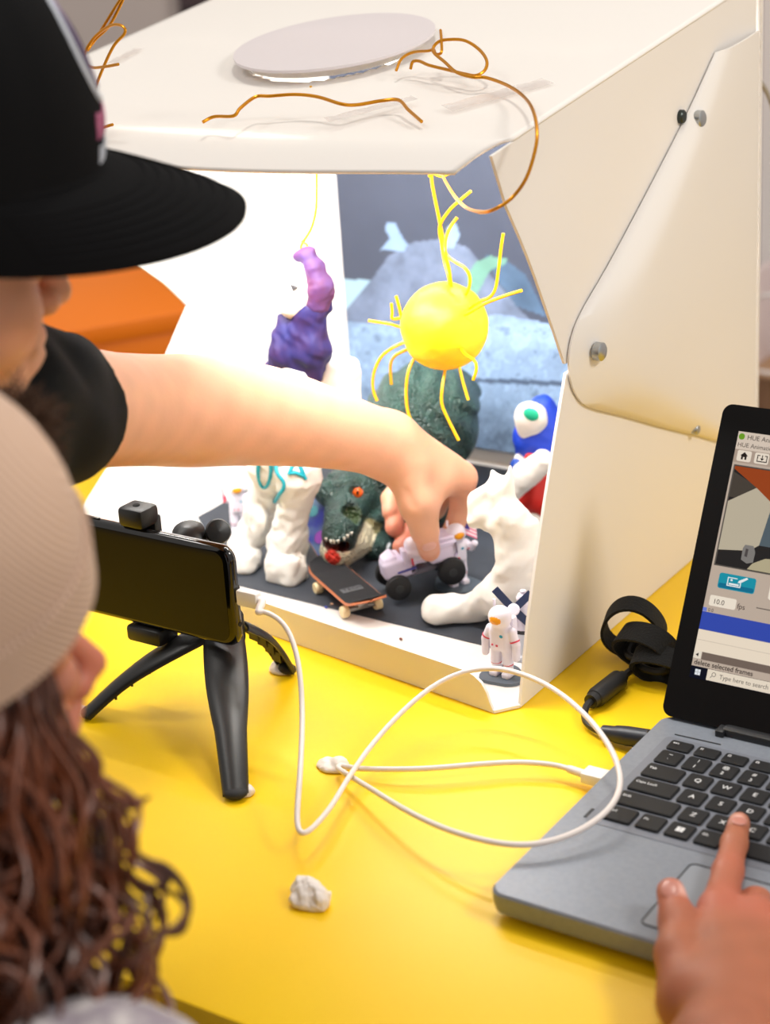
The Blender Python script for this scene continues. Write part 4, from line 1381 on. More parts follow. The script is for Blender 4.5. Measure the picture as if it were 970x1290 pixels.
clay('arm', lumpy(smooth_union(0.006, chain([rp(684, 580, -.02), rp(662, 600, -.026), rp(648, 618, -.03)], [0.0095, 0.011, 0.008], 0.004), cap(rp(656, 578, -.01), rp(662, 584, -.012), 0.006, 0.005)), 0.001, 100, 38), [rp(640, 560, -.03), rp(695, 630)], cw_, rb, h=0.0015, pad=0.02)
clay('wing_tip', lumpy(ellf(rp(652, 590, -.016), (0.0075, 0.006, 0.0085)), 0.0008, 100, 39), [rp(652, 590, -.016)], mat('deep_blue_clay', (12, 60, 150), 0.5), rb, h=0.0013, pad=0.016)
clay('chest_strip', cap(rp(668, 577, -.016), rp(662, 592, -.02), 0.005, 0.004), [rp(668, 577, -.016), rp(662, 592, -.02)], red2, rb, h=0.0012, pad=0.012)

# ================================================================ toy astronauts
suit = mat('astronaut_white', (232, 226, 238), 0.45, bump=(300, 0.1))
visor = mat('visor_gold', (236, 158, 30), 0.25)
redm = mat('stripe_red', (214, 60, 84), 0.5)
bluem = mat('badge_blue', (30, 150, 180), 0.5)
basem = mat('toy_base_grey', (88, 98, 108), 0.35, bump=(120, 0.2))
def astronaut(foot, H, yaw, label, arms, with_base=True, base_r=(0.016, 0.013), lean=0.0):
    """H total height; yaw: direction the figure faces, arms: list of (elbow, hand) offsets per side in body units"""
    s = H / 0.058
    fx, fy = math.cos(yaw), math.sin(yaw)
    Fd = np.array([fx, fy, 0]); Sd = np.array([-fy, fx, 0]); Ud = np.array([0, 0, 1.0])      # forward, left, up
    t = thing('toy_astronaut', label, 'toy figure', foot, 'toy astronauts in the light box')
    O = np.array(foot, float) + np.array([0, 0, 0.0022 * s])
    def B(f_, l_, u_):
        return O + (Fd * f_ + Sd * l_ + Ud * u_) * 0.001 * s
    R = np.stack([Fd, Sd, Ud], 1)
    k = 0.001 * s
    legs = [chain([B(0, sg * 4.4, 22), B(0.6, sg * 4.8, 12), B(0, sg * 5.0, 4.5)], [4.4 * k, 3.8 * k, 3.5 * k], 0.0015) for sg in (-1, 1)]
    boots = [boxf(B(1.6, sg * 5.2, 2.2), np.array([5.0, 3.5, 2.5]) * k, 1.8 * k, R) for sg in (-1, 1)]
    torso = boxf(B(0, 0, 29.5), np.array([6.0, 8.2, 9.5]) * k, 4.0 * k, R)
    helm = smooth_union(0.0015, ellf(B(0.8, 0, 46.5), np.array([8.4, 8.6, 8.2]) * k, R), cap(B(0, 0, 40), B(0, 0, 38), 6.4 * k, 6.6 * k))
    ar = []
    for sg, (e, h) in zip((-1, 1), arms):
        ar.append(chain([B(0, sg * 8.6, 35.5), B(e[0], sg * e[1], e[2]), B(h[0], sg * h[1], h[2])], [3.7 * k, 3.2 * k, 2.9 * k], 0.0012))
    f = smooth_union(0.0012 * s, torso, helm, *legs, *boots)
    f = smooth_union(0.0008 * s, f, *ar)
    body = clay('suit', f, [B(-12, -20, 0), B(12, 20, 56)], suit, t, h=0.00075 * s, pad=0.004)
    pack = G().box(B(-8.2, 0, 34), np.array([6.5, 14.5, 20]) * k, R, bevel=1.6 * k)
    pack.build('backpack', suit, t)
    G().ell(B(5.0, 0, 46.4), np.array([4.6, 6.2, 5.0]) * k, R, 16, 10).build('visor', visor, t)
    G().tube([B(-2, -6, 53), B(-2, -6, 58)], 1.1 * k, 8).build('helmet_light', suit, t)
    for sg, (e, h) in zip((-1, 1), arms):
        a_, b_ = B(0, sg * 8.6, 35.5), B(e[0], sg * e[1], e[2])
        m_ = a_ + (b_ - a_) * 0.75
        dd = unit(b_ - a_) * 0.5 * k
        G().tube([m_ - dd, m_ + dd], 3.75 * k, 16).build('arm_stripe', redm, t)
        q = B(0.4, sg * 4.85, 10)
        G().tube([q - Ud * 0.5 * k, q + Ud * 0.5 * k], 4.05 * k, 16).build('leg_stripe', redm, t)
    G().ell(B(5.9, 3.2, 33.5), np.array([0.5, 1.5, 1.3]) * k, R, 10, 6).build('badge', bluem, t)
    G().box(B(6.0, -0.6, 25.5), np.array([0.9, 1.8, 1.5]) * k, R, bevel=0.2 * k).build('button', redm, t)
    G().box(B(6.0, -4.2, 25.8), np.array([0.9, 1.4, 1.5]) * k, R, bevel=0.2 * k).build('button', redm, t)
    if with_base:
        pts = []
        for i in range(24):
            a = 2 * math.pi * i / 24
            w = 1 + 0.07 * math.sin(3 * a + H * 900) + 0.04 * math.sin(5 * a)
            pts.append(np.array([foot[0] + base_r[0] * w * math.cos(a), foot[1] + base_r[1] * w * math.sin(a), foot[2]]))
        G().prism(pts, (0, 0, 0.0024 * s)).build('base', basem, t, angle=30)
    return t, B
to_cam = lambda p: math.atan2(CEN[1] - p[1], CEN[0] - p[0])
pa = at(634, 853, z=0.0029)
astronaut(pa, 0.0585, to_cam(pa) - 0.55, 'white toy astronaut with gold visor at the front corner of the box', [((1, 12.5, 27), (2.5, 12.5, 17)), ((1, 12.5, 27), (2.5, 13, 17))], base_r=(0.0175, 0.0150))
pb = at(303, 672, z=FZ)
astronaut(pb, 0.052, to_cam(pb) + 0.1, 'pale toy astronaut with raised arms behind the white clay trousers', [((1, 13.5, 37), (2, 15.5, 46)), ((1, 13.5, 37), (2, 15.5, 46))], base_r=(0.018, 0.015))
pf = at(577, 738, z=FZ)
ta, Bf = astronaut(pf, 0.056, to_cam(pf) + 0.45, 'toy astronaut planting a small striped flag beside the rover', [((1, 12.5, 29), (5, 11, 31)), ((2, 13, 31), (7, 14, 36))], base_r=(0.0215, 0.0165))
fpole0, fpole1 = Bf(7, 15, 2), at(582, 655, d=float((Bf(7, 15, 40) - CEN) @ RC[2]))
fl0 = at(583, 657, d=1.475); fl1 = at(600, 664, d=1.475); fl2 = at(601, 679, d=1.475); fl3 = at(584, 672, d=1.475)
pole_t = at(582, 654, d=1.475)
fl = thing('toy_flag', 'tiny striped flag on a pole in the toy astronaut hand', 'flag', [pole_t[0], pole_t[1], FZ])
G().tube([(pole_t[0], pole_t[1], FZ + 0.0026), pole_t], 0.0008, 7).build('pole', suit, fl)
nrow = 7
for i in range(nrow):
    a0, a1 = fl0 + (fl3 - fl0) * i / nrow, fl0 + (fl3 - fl0) * (i + 1) / nrow
    b0_, b1_ = fl1 + (fl2 - fl1) * i / nrow, fl1 + (fl2 - fl1) * (i + 1) / nrow
    G().prism([a0, b0_, b1_, a1], camvec(0, 0, 0.0008)).build('stripe', mat('flag_pink', (226, 120, 148), 0.5) if i % 2 == 0 else mat('flag_white', (240, 226, 232), 0.5), fl, smooth=False)
cq = fl0 + (fl1 - fl0) * 0.45
cr = fl3 + (fl2 - fl3) * 0.45
G().prism([fl0 + camvec(0, 0, -.0003), cq + camvec(0, 0, -.0003), cq + (cr - cq) * 0.5 + camvec(0, 0, -.0003), fl0 + (fl3 - fl0) * 0.5 + camvec(0, 0, -.0003)], camvec(0, 0, -0.0005)).build('canton', mat('flag_blue', (44, 44, 140), 0.5), fl, smooth=False)

# ================================================================ toy satellite
ps = at(662, 826, z=FZ)
st = thing('toy_satellite', 'white toy satellite with dark blue crossed solar panels', 'toy', ps)
k = 0.001
G().lathe([(11.0 * k, 0), (11.5 * k, 2 * k), (11.5 * k, 4 * k), (10.2 * k, 5 * k), (10.2 * k, 21 * k), (9.4 * k, 22 * k)], ps, n=24).build('lower_body', mat('satellite_white', (214, 218, 226), 0.4), st)
G().lathe([(9.6 * k, 21.5 * k), (9.6 * k, 25 * k)], ps, n=24).build('black_band', mat('band_black', (28, 28, 34), 0.5), st)
G().lathe([(10.0 * k, 25 * k), (10.2 * k, 28 * k), (8.2 * k, 36 * k), (5.5 * k, 42 * k), (4.0 * k, 43.5 * k), (4.8 * k, 45 * k), (5.2 * k, 48 * k), (4.0 * k, 50.5 * k), (2.2 * k, 51 * k), (2.2 * k, 53.5 * k), (0.3 * k, 54 * k)], ps, n=24).build('upper_body', suit, st)
hub = at(647, 768, d=1.3385)
nrm_ = -unit(hub - CEN)
G().lathe([(4.6 * k, -0.002), (4.6 * k, 0.0015), (3.6 * k, 0.0025)], hub, nrm_, 20).build('panel_hub', suit, st)
G().tube([hub, ps + np.array([0, 0, 0.033])], 0.0018, 8).build('panel_axle', suit, st)
pan = mat('solar_panel_navy', (26, 42, 78), 0.35, wave=(400, 0.2))
ex, ey = camvec(1, 0, 0), camvec(0, 1, 0)
dpx = float((hub - CEN) @ RC[2]) / FPX
for (tx, ty) in ((623, 742), (669, 747), (680, 798), (622, 797)):
    v = (ex * (tx - 647) + ey * (ty - 768)) * dpx
    if (tx, ty) == (622, 797): v = v * 0.28 + nrm_ * -0.020
    L_ = np.linalg.norm(v); d_ = v / L_; s_ = unit(np.cross(nrm_, d_)) * 0.0029
    a0 = hub + d_ * 0.003 - nrm_ * 0.001
    G().prism([a0 - s_, a0 + s_, hub + v + s_, hub + v - s_], nrm_ * 0.0014).build('solar_panel', pan, st, smooth=False)

# ================================================================ moon rover in the hand
wf, wr_ = at(502, 737, z=FZ + 0.0105), at(569, 719, z=FZ + 0.0118)
wf = at(502, 740, d=1.456); wr_ = at(569, 719, d=1.464)
ax = unit(wr_ - wf)
up = unit(np.array([0, 0, 1.0]) - ax * ax[2])
sd = np.cross(ax, up)                      # sideways; choose away from the camera
if sd @ RC[2] < 0: sd = -sd
RM = np.stack([ax, sd, up], 1)
RL = np.linalg.norm(wr_ - wf)
ro = thing('toy_rover', 'lilac-white toy moon rover with black wheels pinched between fingers', 'toy car', wf + sd * 0.015 - up * 0.012 + ax * RL / 2)
lil = mat('rover_lilac', (214, 204, 226), 0.45, bump=(250, 0.1))
def rv(a_, s_, u_):
    return wf + ax * RL * a_ + sd * s_ * 0.001 + up * u_ * 0.001
tyre = mat('tyre_black', (20, 20, 21), 0.6)
for a_, r_ in ((0, 10.6), (1, 11.8)):
    for s_ in (0, 31):
        c0 = rv(a_, s_, 0)
        w = G().lathe([(0.0025, -0.0048), (r_ * k - 0.0035, -0.0045), (r_ * k - 0.0008, -0.0035), (r_ * k, 0), (r_ * k - 0.0008, 0.0035), (r_ * k - 0.0035, 0.0045), (0.0025, 0.0048)], c0, sd, 24).build('wheel', tyre, ro)
        G().lathe([(0.0035, -0.0052), (0.0035, 0.0052)], c0, sd, 12).build('wheel_hub', mat('hub_dark', (44, 44, 46), 0.4), w)
G().box(rv(0.5, 15.5, 4.5), (RL * 0.95, 0.018, 0.004), RM, bevel=0.001).build('chassis', mat('chassis_grey', (110, 104, 116), 0.5), ro)
for a_ in (0, 1):
    G().tube([rv(a_, 0, 0), rv(a_, 31, 0)], 0.0018, 8).build('axle', mat('chassis_grey'), ro)
ff = smooth_union(0.002, boxf(rv(0.02, 14, 14), (0.0095, 0.013, 0.0075), 0.003, RM), boxf(rv(0.20, 14, 10), (0.010, 0.013, 0.004), 0.002, RM), boxf(rv(-0.02, 14, 21), (0.006, 0.010, 0.0035), 0.002, RM))
clay('front_body', ff, [rv(-0.3, 0, 0), rv(0.5, 30, 30)], lil, ro, h=0.0011, pad=0.008)
G().box(rv(0.40, 14, 14), (0.018, 0.020, 0.003), RM, bevel=0.001).build('seat', lil, ro)
G().box(rv(0.24, 5, 22), (0.004, 0.010, 0.014), RM, bevel=0.0012).build('seat_back', lil, ro)
G().box(rv(0.22, 0.6, 12), (0.016, 0.0016, 0.0016), RM).build('blue_trim', mat('trim_indigo', (70, 70, 150), 0.5), ro)
G().box(rv(0.36, 3.2, 16), (0.0016, 0.001, 0.006), RM).build('red_trim', redm, ro)
fb = smooth_union(0.002, boxf(rv(0.93, 14, 16), (0.0125, 0.0135, 0.007), 0.003, RM), boxf(rv(0.98, 14, 24), (0.010, 0.011, 0.004), 0.002, RM))
clay('rear_body', fb, [rv(0.6, 0, 0), rv(1.3, 30, 32)], lil, ro, h=0.0011, pad=0.008)
G().box(rv(0.90, 0.2, 24), (0.022, 0.002, 0.003), RM, bevel=0.0006).build('rear_rail', lil, ro)
dv = smooth_union(0.002, ellf(rv(0.45, 12, 27), (0.0065, 0.0065, 0.0065)), boxf(rv(0.42, 12, 19), (0.006, 0.007, 0.006), 0.0025, RM), cap(rv(0.45, 6, 20), rv(0.66, 5, 17), 0.0026, 0.0022), cap(rv(0.42, 8, 15), rv(0.62, 8, 13), 0.003, 0.0028))
clay('driver', dv, [rv(0.2, 0, 8), rv(0.8, 24, 34)], suit, ro, h=0.001, pad=0.006)
G().tube(spline([rv(0.70, 6, 14), rv(0.74, 6, 22), rv(0.84, 8, 26), rv(0.92, 10, 25)], 5), 0.0009, 7).build('steering_bar', mat('hub_dark'), ro)

# ================================================================ finger skateboards
wood = mat('maple_edge', (196, 116, 74), 0.5)
grip = mat('grip_black', (26, 27, 30), 0.85, bump=(900, 0.5))
cream = mat('wheel_cream', (226, 204, 156), 0.45)
trk = mat('truck_metal', (150, 146, 140), 0.35, metal=0.8)
def board(name, label, C, ax, up, Lh, Wh, deckm, bottomm, kick=0.007):
    sd_ = np.cross(up, ax)
    def b(a_, s_, u_):
        return C + ax * a_ + sd_ * s_ + up * u_
    t = thing(name, label, 'skateboard', C - np.array([0, 0, 0.012]), 'finger skateboards')
    n, m = 40, 9
    def surf(off, shrink, th):
        gr = np.zeros((n, m, 3))
        for i in range(n):
            a_ = -Lh + 2 * Lh * i / (n - 1)
            e = max(0.0, (abs(a_) - (Lh - Wh)) / Wh)
            lim = Wh * math.sqrt(max(0.0, 1 - min(1, e) ** 2.6)) if a_ < 0 else Wh * math.sqrt(max(0.0, 1 - (min(1.0, e) ** 7)))
            lim = max(lim, 0.0015) - shrink
            u_ = kick * max(0.0, (abs(a_) - Lh * 0.62) / (Lh * 0.38)) ** 1.5
            for j in range(m):
                s_ = -1 + 2 * j / (m - 1)
                aa = a_ - math.copysign(shrink, a_) * (1 if abs(a_) > Lh * 0.9 else 0)
                gr[i, j] = b(aa, s_ * lim, u_ + 0.0009 * s_ * s_ + off)
        return G().sheet(gr, th)
    surf(0.0, 0.0, 0.0021).build('deck', wood, t, angle=50)
    surf(0.0022, 0.0008, 0.0003).build('grip_tape', deckm, t, angle=50)
    if bottomm:
        surf(-0.0004, 0.0006, 0.0003).build('deck_print', bottomm, t, angle=50)
    for a_ in (-Lh * 0.50, Lh * 0.56):
        tk = G().box(b(a_, 0, -0.0025), (0.010, 0.009, 0.005), np.stack([ax, sd_, up], 1), bevel=0.001).box(b(a_, 0, -0.0062), (0.004, 0.026, 0.0032), np.stack([ax, sd_, up], 1), bevel=0.001).build('truck', trk, t)
        for s_ in (-1, 1):
            G().lathe([(0.0015, -0.0030), (0.0042, -0.0030), (0.0048, -0.002), (0.0048, 0.002), (0.0042, 0.0030), (0.0015, 0.0030)], b(a_, s_ * (Wh - 0.0015), -0.0068), sd_, 18).build('wheel', cream, t)
    return t, b
A_ = at(468, 772, z=FZ + 0.0118); B_ = at(422, 737, z=FZ + 0.0118)
tail = at(469, 767, z=FZ + 0.013); nose = at(404, 707, z=FZ + 0.016)
axb = unit((tail - nose) * np.array([1, 1, 0]))
Cb = (tail + nose) / 2; Cb[2] = FZ + 0.0120
tb, bb = board('finger_skateboard', 'small black-topped skateboard with orange wooden edge lying under the dinosaur jaw', Cb, axb, np.array([0, 0, 1.0]), np.linalg.norm((tail - nose)[:2]) / 2, 0.0158, grip, None)
sdb = np.cross([0, 0, 1.0], axb)
lg = mat('grip_logo_grey', (92, 94, 98), 0.8)
G().prism([bb(0.012 + dx, s_ * 0.009, 0.0029) for dx, s_ in ((-0.004, -1), (0.004, -1), (0.004, 1), (-0.004, 1))], (0, 0, 0.00012)).build('logo_patch', lg, tb, smooth=False)
for i in range(4):
    V, F_ = text_mesh('TECH'[i], 0.0062, bb(0.0137, -0.0058 + 0.0040 * i, 0.0030), sdb, -axb, 0.00025, 0.00004, 'CENTER')
    G().add(V, F_).build('logo_letter', grip, tb, smooth=False)
prn = mat('deck_graphic', (46, 52, 150), 0.45, var=((96, 120, 150), 60, 2))
c2 = at(398, 668, Y=0.200)
u2 = unit((-0.15, -0.72, 0.68)); a2 = unit(np.cross(u2, [0.25, 0.9, 0.95])); a2 = unit((-0.55, 0.42, 0.40)); a2 = unit(a2 - u2 * (a2 @ u2))
c2 = at(404, 676, Y=0.205); c2[2] = FZ + 0.030
t2, b2 = board('finger_skateboard', 'second small skateboard with a blue and purple printed deck behind the clay legs', c2, unit((-0.80, 0.45, 0.42)), unit(np.array([-0.1, -0.75, 0.64]) - unit((-0.80, 0.45, 0.42)) * (np.array([-0.1, -0.75, 0.64]) @ unit((-0.80, 0.45, 0.42)))), 0.046, 0.0150, prn, None)
for (a_, s_, r_, c_) in ((-0.012, 0.004, 0.006, (150, 70, 170)), (0.014, -0.003, 0.005, (80, 150, 160)), (0.028, 0.004, 0.006, (80, 50, 160)), (-0.030, -0.002, 0.005, (220, 120, 190))):
    G().lathe([(r_, 0), (r_, 0.0002)], b2(a_, s_, 0.0032), np.cross(unit((-0.80, 0.45, 0.42)), [0, 0, 1]) if False else unit(b2(0, 0, 1) - b2(0, 0, 0)), 14).build('print_spot', mat('print_%d' % c_[0], c_, 0.5), t2)

# ================================================================ dinosaur
def dn(x, y, d_):
    return at(x, y, d=d_)
dino = thing('toy_dinosaur', 'dark green toy dinosaur with orange eyes and open cream jaw', 'toy dinosaur', at(500, 680, z=FZ))
S0, BR, MZ, TP = dn(456, 606, 1.585), dn(442, 622, 1.560), dn(434, 648, 1.530), dn(427, 674, 1.505)
HJ, JM, JT = dn(462, 652, 1.570), dn(446, 686, 1.532), dn(427, 694, 1.512)
upper = smooth_union(0.006, cap(S0, BR, 0.0260, 0.0215), cap(BR, MZ, 0.0205, 0.0160), cap(MZ, TP, 0.0158, 0.0145), ellf(dn(453, 628, 1.552), (0.0115, 0.011, 0.0115)), ellf(dn(411, 622, 1.545), (0.010, 0.010, 0.010)), ellf(dn(457, 640, 1.562), (0.013, 0.013, 0.015)))
ridge = [ellf(dn(x_, y_, d_), (0.0042, 0.0042, 0.0042)) for x_, y_, d_ in ((408, 608, 1.548), (416, 611, 1.543), (425, 613, 1.541), (434, 613, 1.541), (443, 611, 1.545), (450, 607, 1.552), (418, 601, 1.556), (430, 602, 1.553), (442, 600, 1.558), (420, 623, 1.535), (431, 625, 1.532), (421, 635, 1.523), (430, 637, 1.521), (420, 645, 1.515), (416, 651, 1.508))]
upper = smooth_union(0.0025, upper, *ridge)
upper = carve(upper, ellf(dn(450, 621, 1.533), (0.0065, 0.0065, 0.0060)), 0.003)
upper = carve(upper, ellf(dn(443, 648, 1.512), (0.0085, 0.0085, 0.0095)), 0.004)
jaw = smooth_union(0.005, cap(HJ, JM, 0.0120, 0.0110), cap(JM, JT, 0.0120, 0.0150), cap(dn(420, 668, 1.56), dn(418, 694, 1.52), 0.008, 0.010))
mouthcut = smooth_union(0.003, cap(dn(452, 664, 1.553), dn(430, 684, 1.500), 0.0066, 0.0060), cap(dn(430, 684, 1.500), dn(416, 684, 1.500), 0.006, 0.005))
YBd = 0.325
tors = smooth_union(0.02, ellf(at(530, 535, Y=YBd), (0.045, 0.055, 0.050)), cap(at(530, 535, Y=YBd), at(490, 575, Y=0.285), 0.043, 0.034), cap(at(490, 575, Y=0.285), S0, 0.034, 0.026),
                    chain([at(540, 520, Y=0.34), at(570, 500, Y=0.385), at(560, 540, Y=0.415), at(520, 590, Y=0.425)], [0.038, 0.022, 0.017, 0.010], 0.012), ellf(at(475, 640, Y=0.262), (0.018, 0.020, 0.034)))
lg1 = smooth_union(0.008, chain([at(495, 600, Y=0.285), at(478, 640, Y=0.268), at(474, 668, Y=0.262), at(471, 690, z=FZ + 0.008)], [0.028, 0.018, 0.011, 0.011], 0.008), cap(at(472, 688, z=FZ + 0.007), at(472, 693, z=FZ + 0.0055), 0.008, 0.006), cap(at(472, 688, z=FZ + 0.007), at(486, 688, z=FZ + 0.0055), 0.008, 0.0055))
hip2 = at(535, 600, Y=0.315)
ft2 = np.array([hip2[0] + 0.005, 0.288, FZ + 0.008])
lg2 = smooth_union(0.008, chain([hip2, hip2 + np.array([0.01, -0.01, -0.025]), ft2], [0.026, 0.016, 0.010], 0.008), cap(ft2, ft2 + np.array([0.004, -0.014, -0.002]), 0.009, 0.006))
arm1 = chain([at(480, 622, Y=0.262), at(478, 650, Y=0.245), at(470, 655, Y=0.235)], [0.008, 0.006, 0.004], 0.003)
df = smooth_union(0.010, tors, lg1, lg2)
df = smooth_union(0.004, df, arm1, upper)
df = smooth_union(0.003, df, jaw)
df = carve(df, mouthcut, 0.002)
df0 = df
def wrinkle(P):
    body = np.clip((P[:, 1] - 0.27) / 0.03, 0, 1)
    return df0(P) + body * 0.0018 * np.sin(P[:, 0] * 260 + 5 * np.sin(P[:, 2] * 60) + P[:, 1] * 160)
df = carve(wrinkle, fz, 0.002)
tort = np.array
def dcol(P):
    P32 = P.astype(np.float32)
    c = np.zeros((len(P), 3), np.float32) + rgbf((40, 66, 60))
    n = np.sin(P[:, 0] * 300) * np.sin(P[:, 1] * 280 + 1) * np.sin(P[:, 2] * 310 + 2)
    c *= (1 + 0.45 * n)[:, None]
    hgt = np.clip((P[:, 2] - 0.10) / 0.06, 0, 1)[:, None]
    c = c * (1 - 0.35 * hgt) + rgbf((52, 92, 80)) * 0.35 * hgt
    dj = jaw(P32) - upper(P32)
    m = (dj < -0.0015) & (jaw(P32) < 0.003)
    c[m] = rgbf((226, 216, 184))
    m2 = m & (np.linalg.norm(P - HJ, axis=1) < 0.026)
    c[m2] = rgbf((150, 140, 96))
    dm = mouthcut(P32)
    c[(dm < 0.0012) & (jaw(P32) - upper(P32) < 0.004)] = rgbf((112, 44, 38))
    c[(dm < 0.0012) & (upper(P32) < jaw(P32))] = rgbf((84, 40, 38))
    rd = np.linalg.norm(P - dn(418, 703, 1.499), axis=1)
    c[rd < 0.0072] = rgbf((220, 50, 30))
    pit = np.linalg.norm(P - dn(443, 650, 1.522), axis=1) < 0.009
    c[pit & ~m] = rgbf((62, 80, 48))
    return c
skin_d = mat('dino_skin', (40, 66, 60), 0.36, vcol=True, bump=(380, 1.0, 0.0022), bumptex='voronoi')
clay('body', df, [dn(395, 590, 1.50), dn(470, 715, 1.50), at(600, 465, Y=0.43), at(450, 480, Y=0.42), at(470, 700, z=FZ), at(600, 520, Y=0.30)], skin_d, dino, h=0.0014, pad=0.022, colfn=dcol)
for (x_, y_, d_) in ((450.5, 621, 1.5405), (405, 617, 1.552)):
    e = dn(x_, y_, d_)
    ey_ = G().ell(e, 0.0052, n=16, m=10).build('eye', mat('eye_orange', (226, 92, 20), 0.12), dino)
    G().ell(e - unit(e - CEN) * 0.0043, (0.0013, 0.0013, 0.0024), n=10, m=8).build('pupil', mat('pupil_black', (8, 6, 5), 0.1), ey_)
for (x_, y_) in ((411, 679), (417, 681.5), (421, 682), (426, 681.5), (434, 678), (438, 675), (443, 672)):
    q = on_surface(df, x_, y_, 0.06)
    G().lathe([(0.0013, 0), (0.0009, -0.0018), (0.0001, -0.0032)], q + np.array([0, 0, 0.0008]), (0, 0, 1), 8).build('tooth', mat('tooth_white', (235, 230, 215), 0.35), dino)
for (x_, y_, dx) in ((471, 688, 0.0), (487, 686, 0.0)):
    q = at(x_, y_, z=FZ + 0.008)
    G().tube(spline([q, q + np.array([0.002, -0.007, -0.001]), q + np.array([0.003, -0.012, -0.0055])], 4), [0.0042, 0.0036, 0.0006], 10).build('claw', mat('claw_white', (222, 226, 228), 0.35), dino)

# ================================================================ people
def frame(F, U0):
    F = unit(F)
    U0 = np.array(U0, float)
    U_ = unit(U0 - F * (U0 @ F))
    N_ = np.cross(F, U_)
    return F, U_, N_            # forward, up, the person's right-hand side

def skin_mat(name, rgb, deep):
    return mat(name, rgb, 0.48, vcol=True, sss=0.25, bump=(420, 0.12, 0.0006), spec=0.4)
skin1 = skin_mat('skin_fair', (226, 172, 142), None)
skin2 = skin_mat('skin_warm', (196, 128, 100), None)

def head_sdf(C, F, U_, N_, s=1.0):
    R = np.stack([F, N_, U_], 1)
    def p(f_, n_, u_):
        return C + (F * f_ + N_ * n_ + U_ * u_) * s
    k = 0.012 * s
    f = smooth_union(k, ellf(p(0, 0, 0.012), np.array([0.093, 0.074, 0.086]) * s, R), ellf(p(0.030, 0, -0.052), np.array([0.060, 0.056, 0.062]) * s, R),
                     ellf(p(0.060, 0, -0.088), np.array([0.026, 0.030, 0.022]) * s, R), ellf(p(0.056, 0.036, -0.048), np.array([0.028, 0.026, 0.030]) * s, R), ellf(p(0.056, -0.036, -0.048), np.array([0.028, 0.026, 0.030]) * s, R))
    # brow, sockets, nose, lips
    f = smooth_union(0.008 * s, f, cap(p(0.080, 0.034, 0.000), p(0.086, 0.010, -0.001), 0.010 * s, 0.010 * s), cap(p(0.080, -0.034, 0.000), p(0.086, -0.010, -0.001), 0.010 * s, 0.010 * s))
    f = carve(f, ellf(p(0.094, 0.031, -0.019), np.array([0.012, 0.015, 0.010]) * s, R), 0.008 * s)
    f = carve(f, ellf(p(0.094, -0.031, -0.019), np.array([0.012, 0.015, 0.010]) * s, R), 0.008 * s)
    nose = smooth_union(0.006 * s, cap(p(0.086, 0, -0.010), p(0.104, 0, -0.046), 0.006 * s, 0.0085 * s), ellf(p(0.094, 0.010, -0.050), np.array([0.009, 0.007, 0.0075]) * s, R), ellf(p(0.094, -0.010, -0.050), np.array([0.009, 0.007, 0.0075]) * s, R))
    lips = union(cap(p(0.086, 0.016, -0.073), p(0.093, 0, -0.070), 0.0045 * s, 0.006 * s), cap(p(0.086, -0.016, -0.073), p(0.093, 0, -0.070), 0.0045 * s, 0.006 * s), cap(p(0.084, 0.014, -0.081), p(0.090, 0, -0.082), 0.005 * s, 0.0065 * s), cap(p(0.084, -0.014, -0.081), p(0.090, 0, -0.082), 0.005 * s, 0.0065 * s))
    f = smooth_union(0.006 * s, f, nose)
    f = smooth_union(0.003 * s, f, lips)
    for sg in (1, -1):
        f = smooth_union(0.003 * s, f, ellf(p(0.081, sg * 0.031, -0.019), np.array([0.0125, 0.0135, 0.0115]) * s, R))
        ear = carve(ellf(p(-0.004, sg * 0.077, -0.026), np.array([0.016, 0.007, 0.028]) * s, R), ellf(p(0.000, sg * 0.083, -0.024), np.array([0.009, 0.006, 0.017]) * s, R), 0.003 * s)
        f = smooth_union(0.005 * s, f, ear)
    return f, p

def skin_col(base, redspots, nails=(), dark=()):
    """redspots: (centre, radius, amount)"""
    b = rgbf(base)
    red = rgbf((206, 110, 92))
    def fn(P):
        n = np.sin(P[:, 0] * 190) * np.sin(P[:, 1] * 170 + 1.7) * np.sin(P[:, 2] * 180 + 0.6)
        c = b[None] * (1 + 0.06 * n)[:, None]
        for q, r_, a_ in redspots:
            w = a_ * np.exp(-((P - np.array(q)) ** 2).sum(1) / (2 * r_ * r_))
            c = c * (1 - w[:, None]) + red * w[:, None]
        for q, r_, cc in dark:
            w = (np.linalg.norm(P - np.array(q), axis=1) < r_)
            c[w] = rgbf(cc)
        for q, r_ in nails:
            w = np.clip(1.4 - np.linalg.norm(P - np.array(q), axis=1) / r_, 0, 1)[:, None] * 0.7
            c = c * (1 - w) + rgbf((240, 196, 184)) * w
        return c.astype(np.float32)
    return fn

# ---------------------------------------------------------------- the boy reaching into the box
HC = CEN + camvec(-0.255, -0.150, 0.890)
hF, hU, hN = frame(camvec(0.87, -0.07, 0.47), camvec(0.15, -0.92, -0.35))
hs = 0.97
boyhead, bh = head_sdf(HC, hF, hU, hN, hs)
sh = at(-45, 512, d=0.985)
el = at(212, 526, d=1.235)
A1 = [sh, at(60, 513, d=1.085), at(140, 516, d=1.165), at(205, 517, d=1.228), at(255, 518, d=1.262), at(310, 521, d=1.30), at(360, 528, d=1.332), at(410, 539, d=1.362), at(455, 551, d=1.392), at(492, 562, d=1.415)]
AR = [0.043, 0.036, 0.0330, 0.0335, 0.0338, 0.0325, 0.0296, 0.0255, 0.0222, 0.0205]
A1s = spline(A1, 5)
ARs = np.interp(np.linspace(0, 1, len(A1s)), np.linspace(0, 1, len(AR)), AR)
arm = chain(A1s, ARs, 0.01)
wr = A1[-1]
def hd(x, y, d_): return at(x, y, d=d_)
mcp_i, mcp_m, mcp_r, mcp_p = hd(582, 602, 1.452), hd(570, 598, 1.470), hd(552, 600, 1.484), hd(530, 606, 1.490)
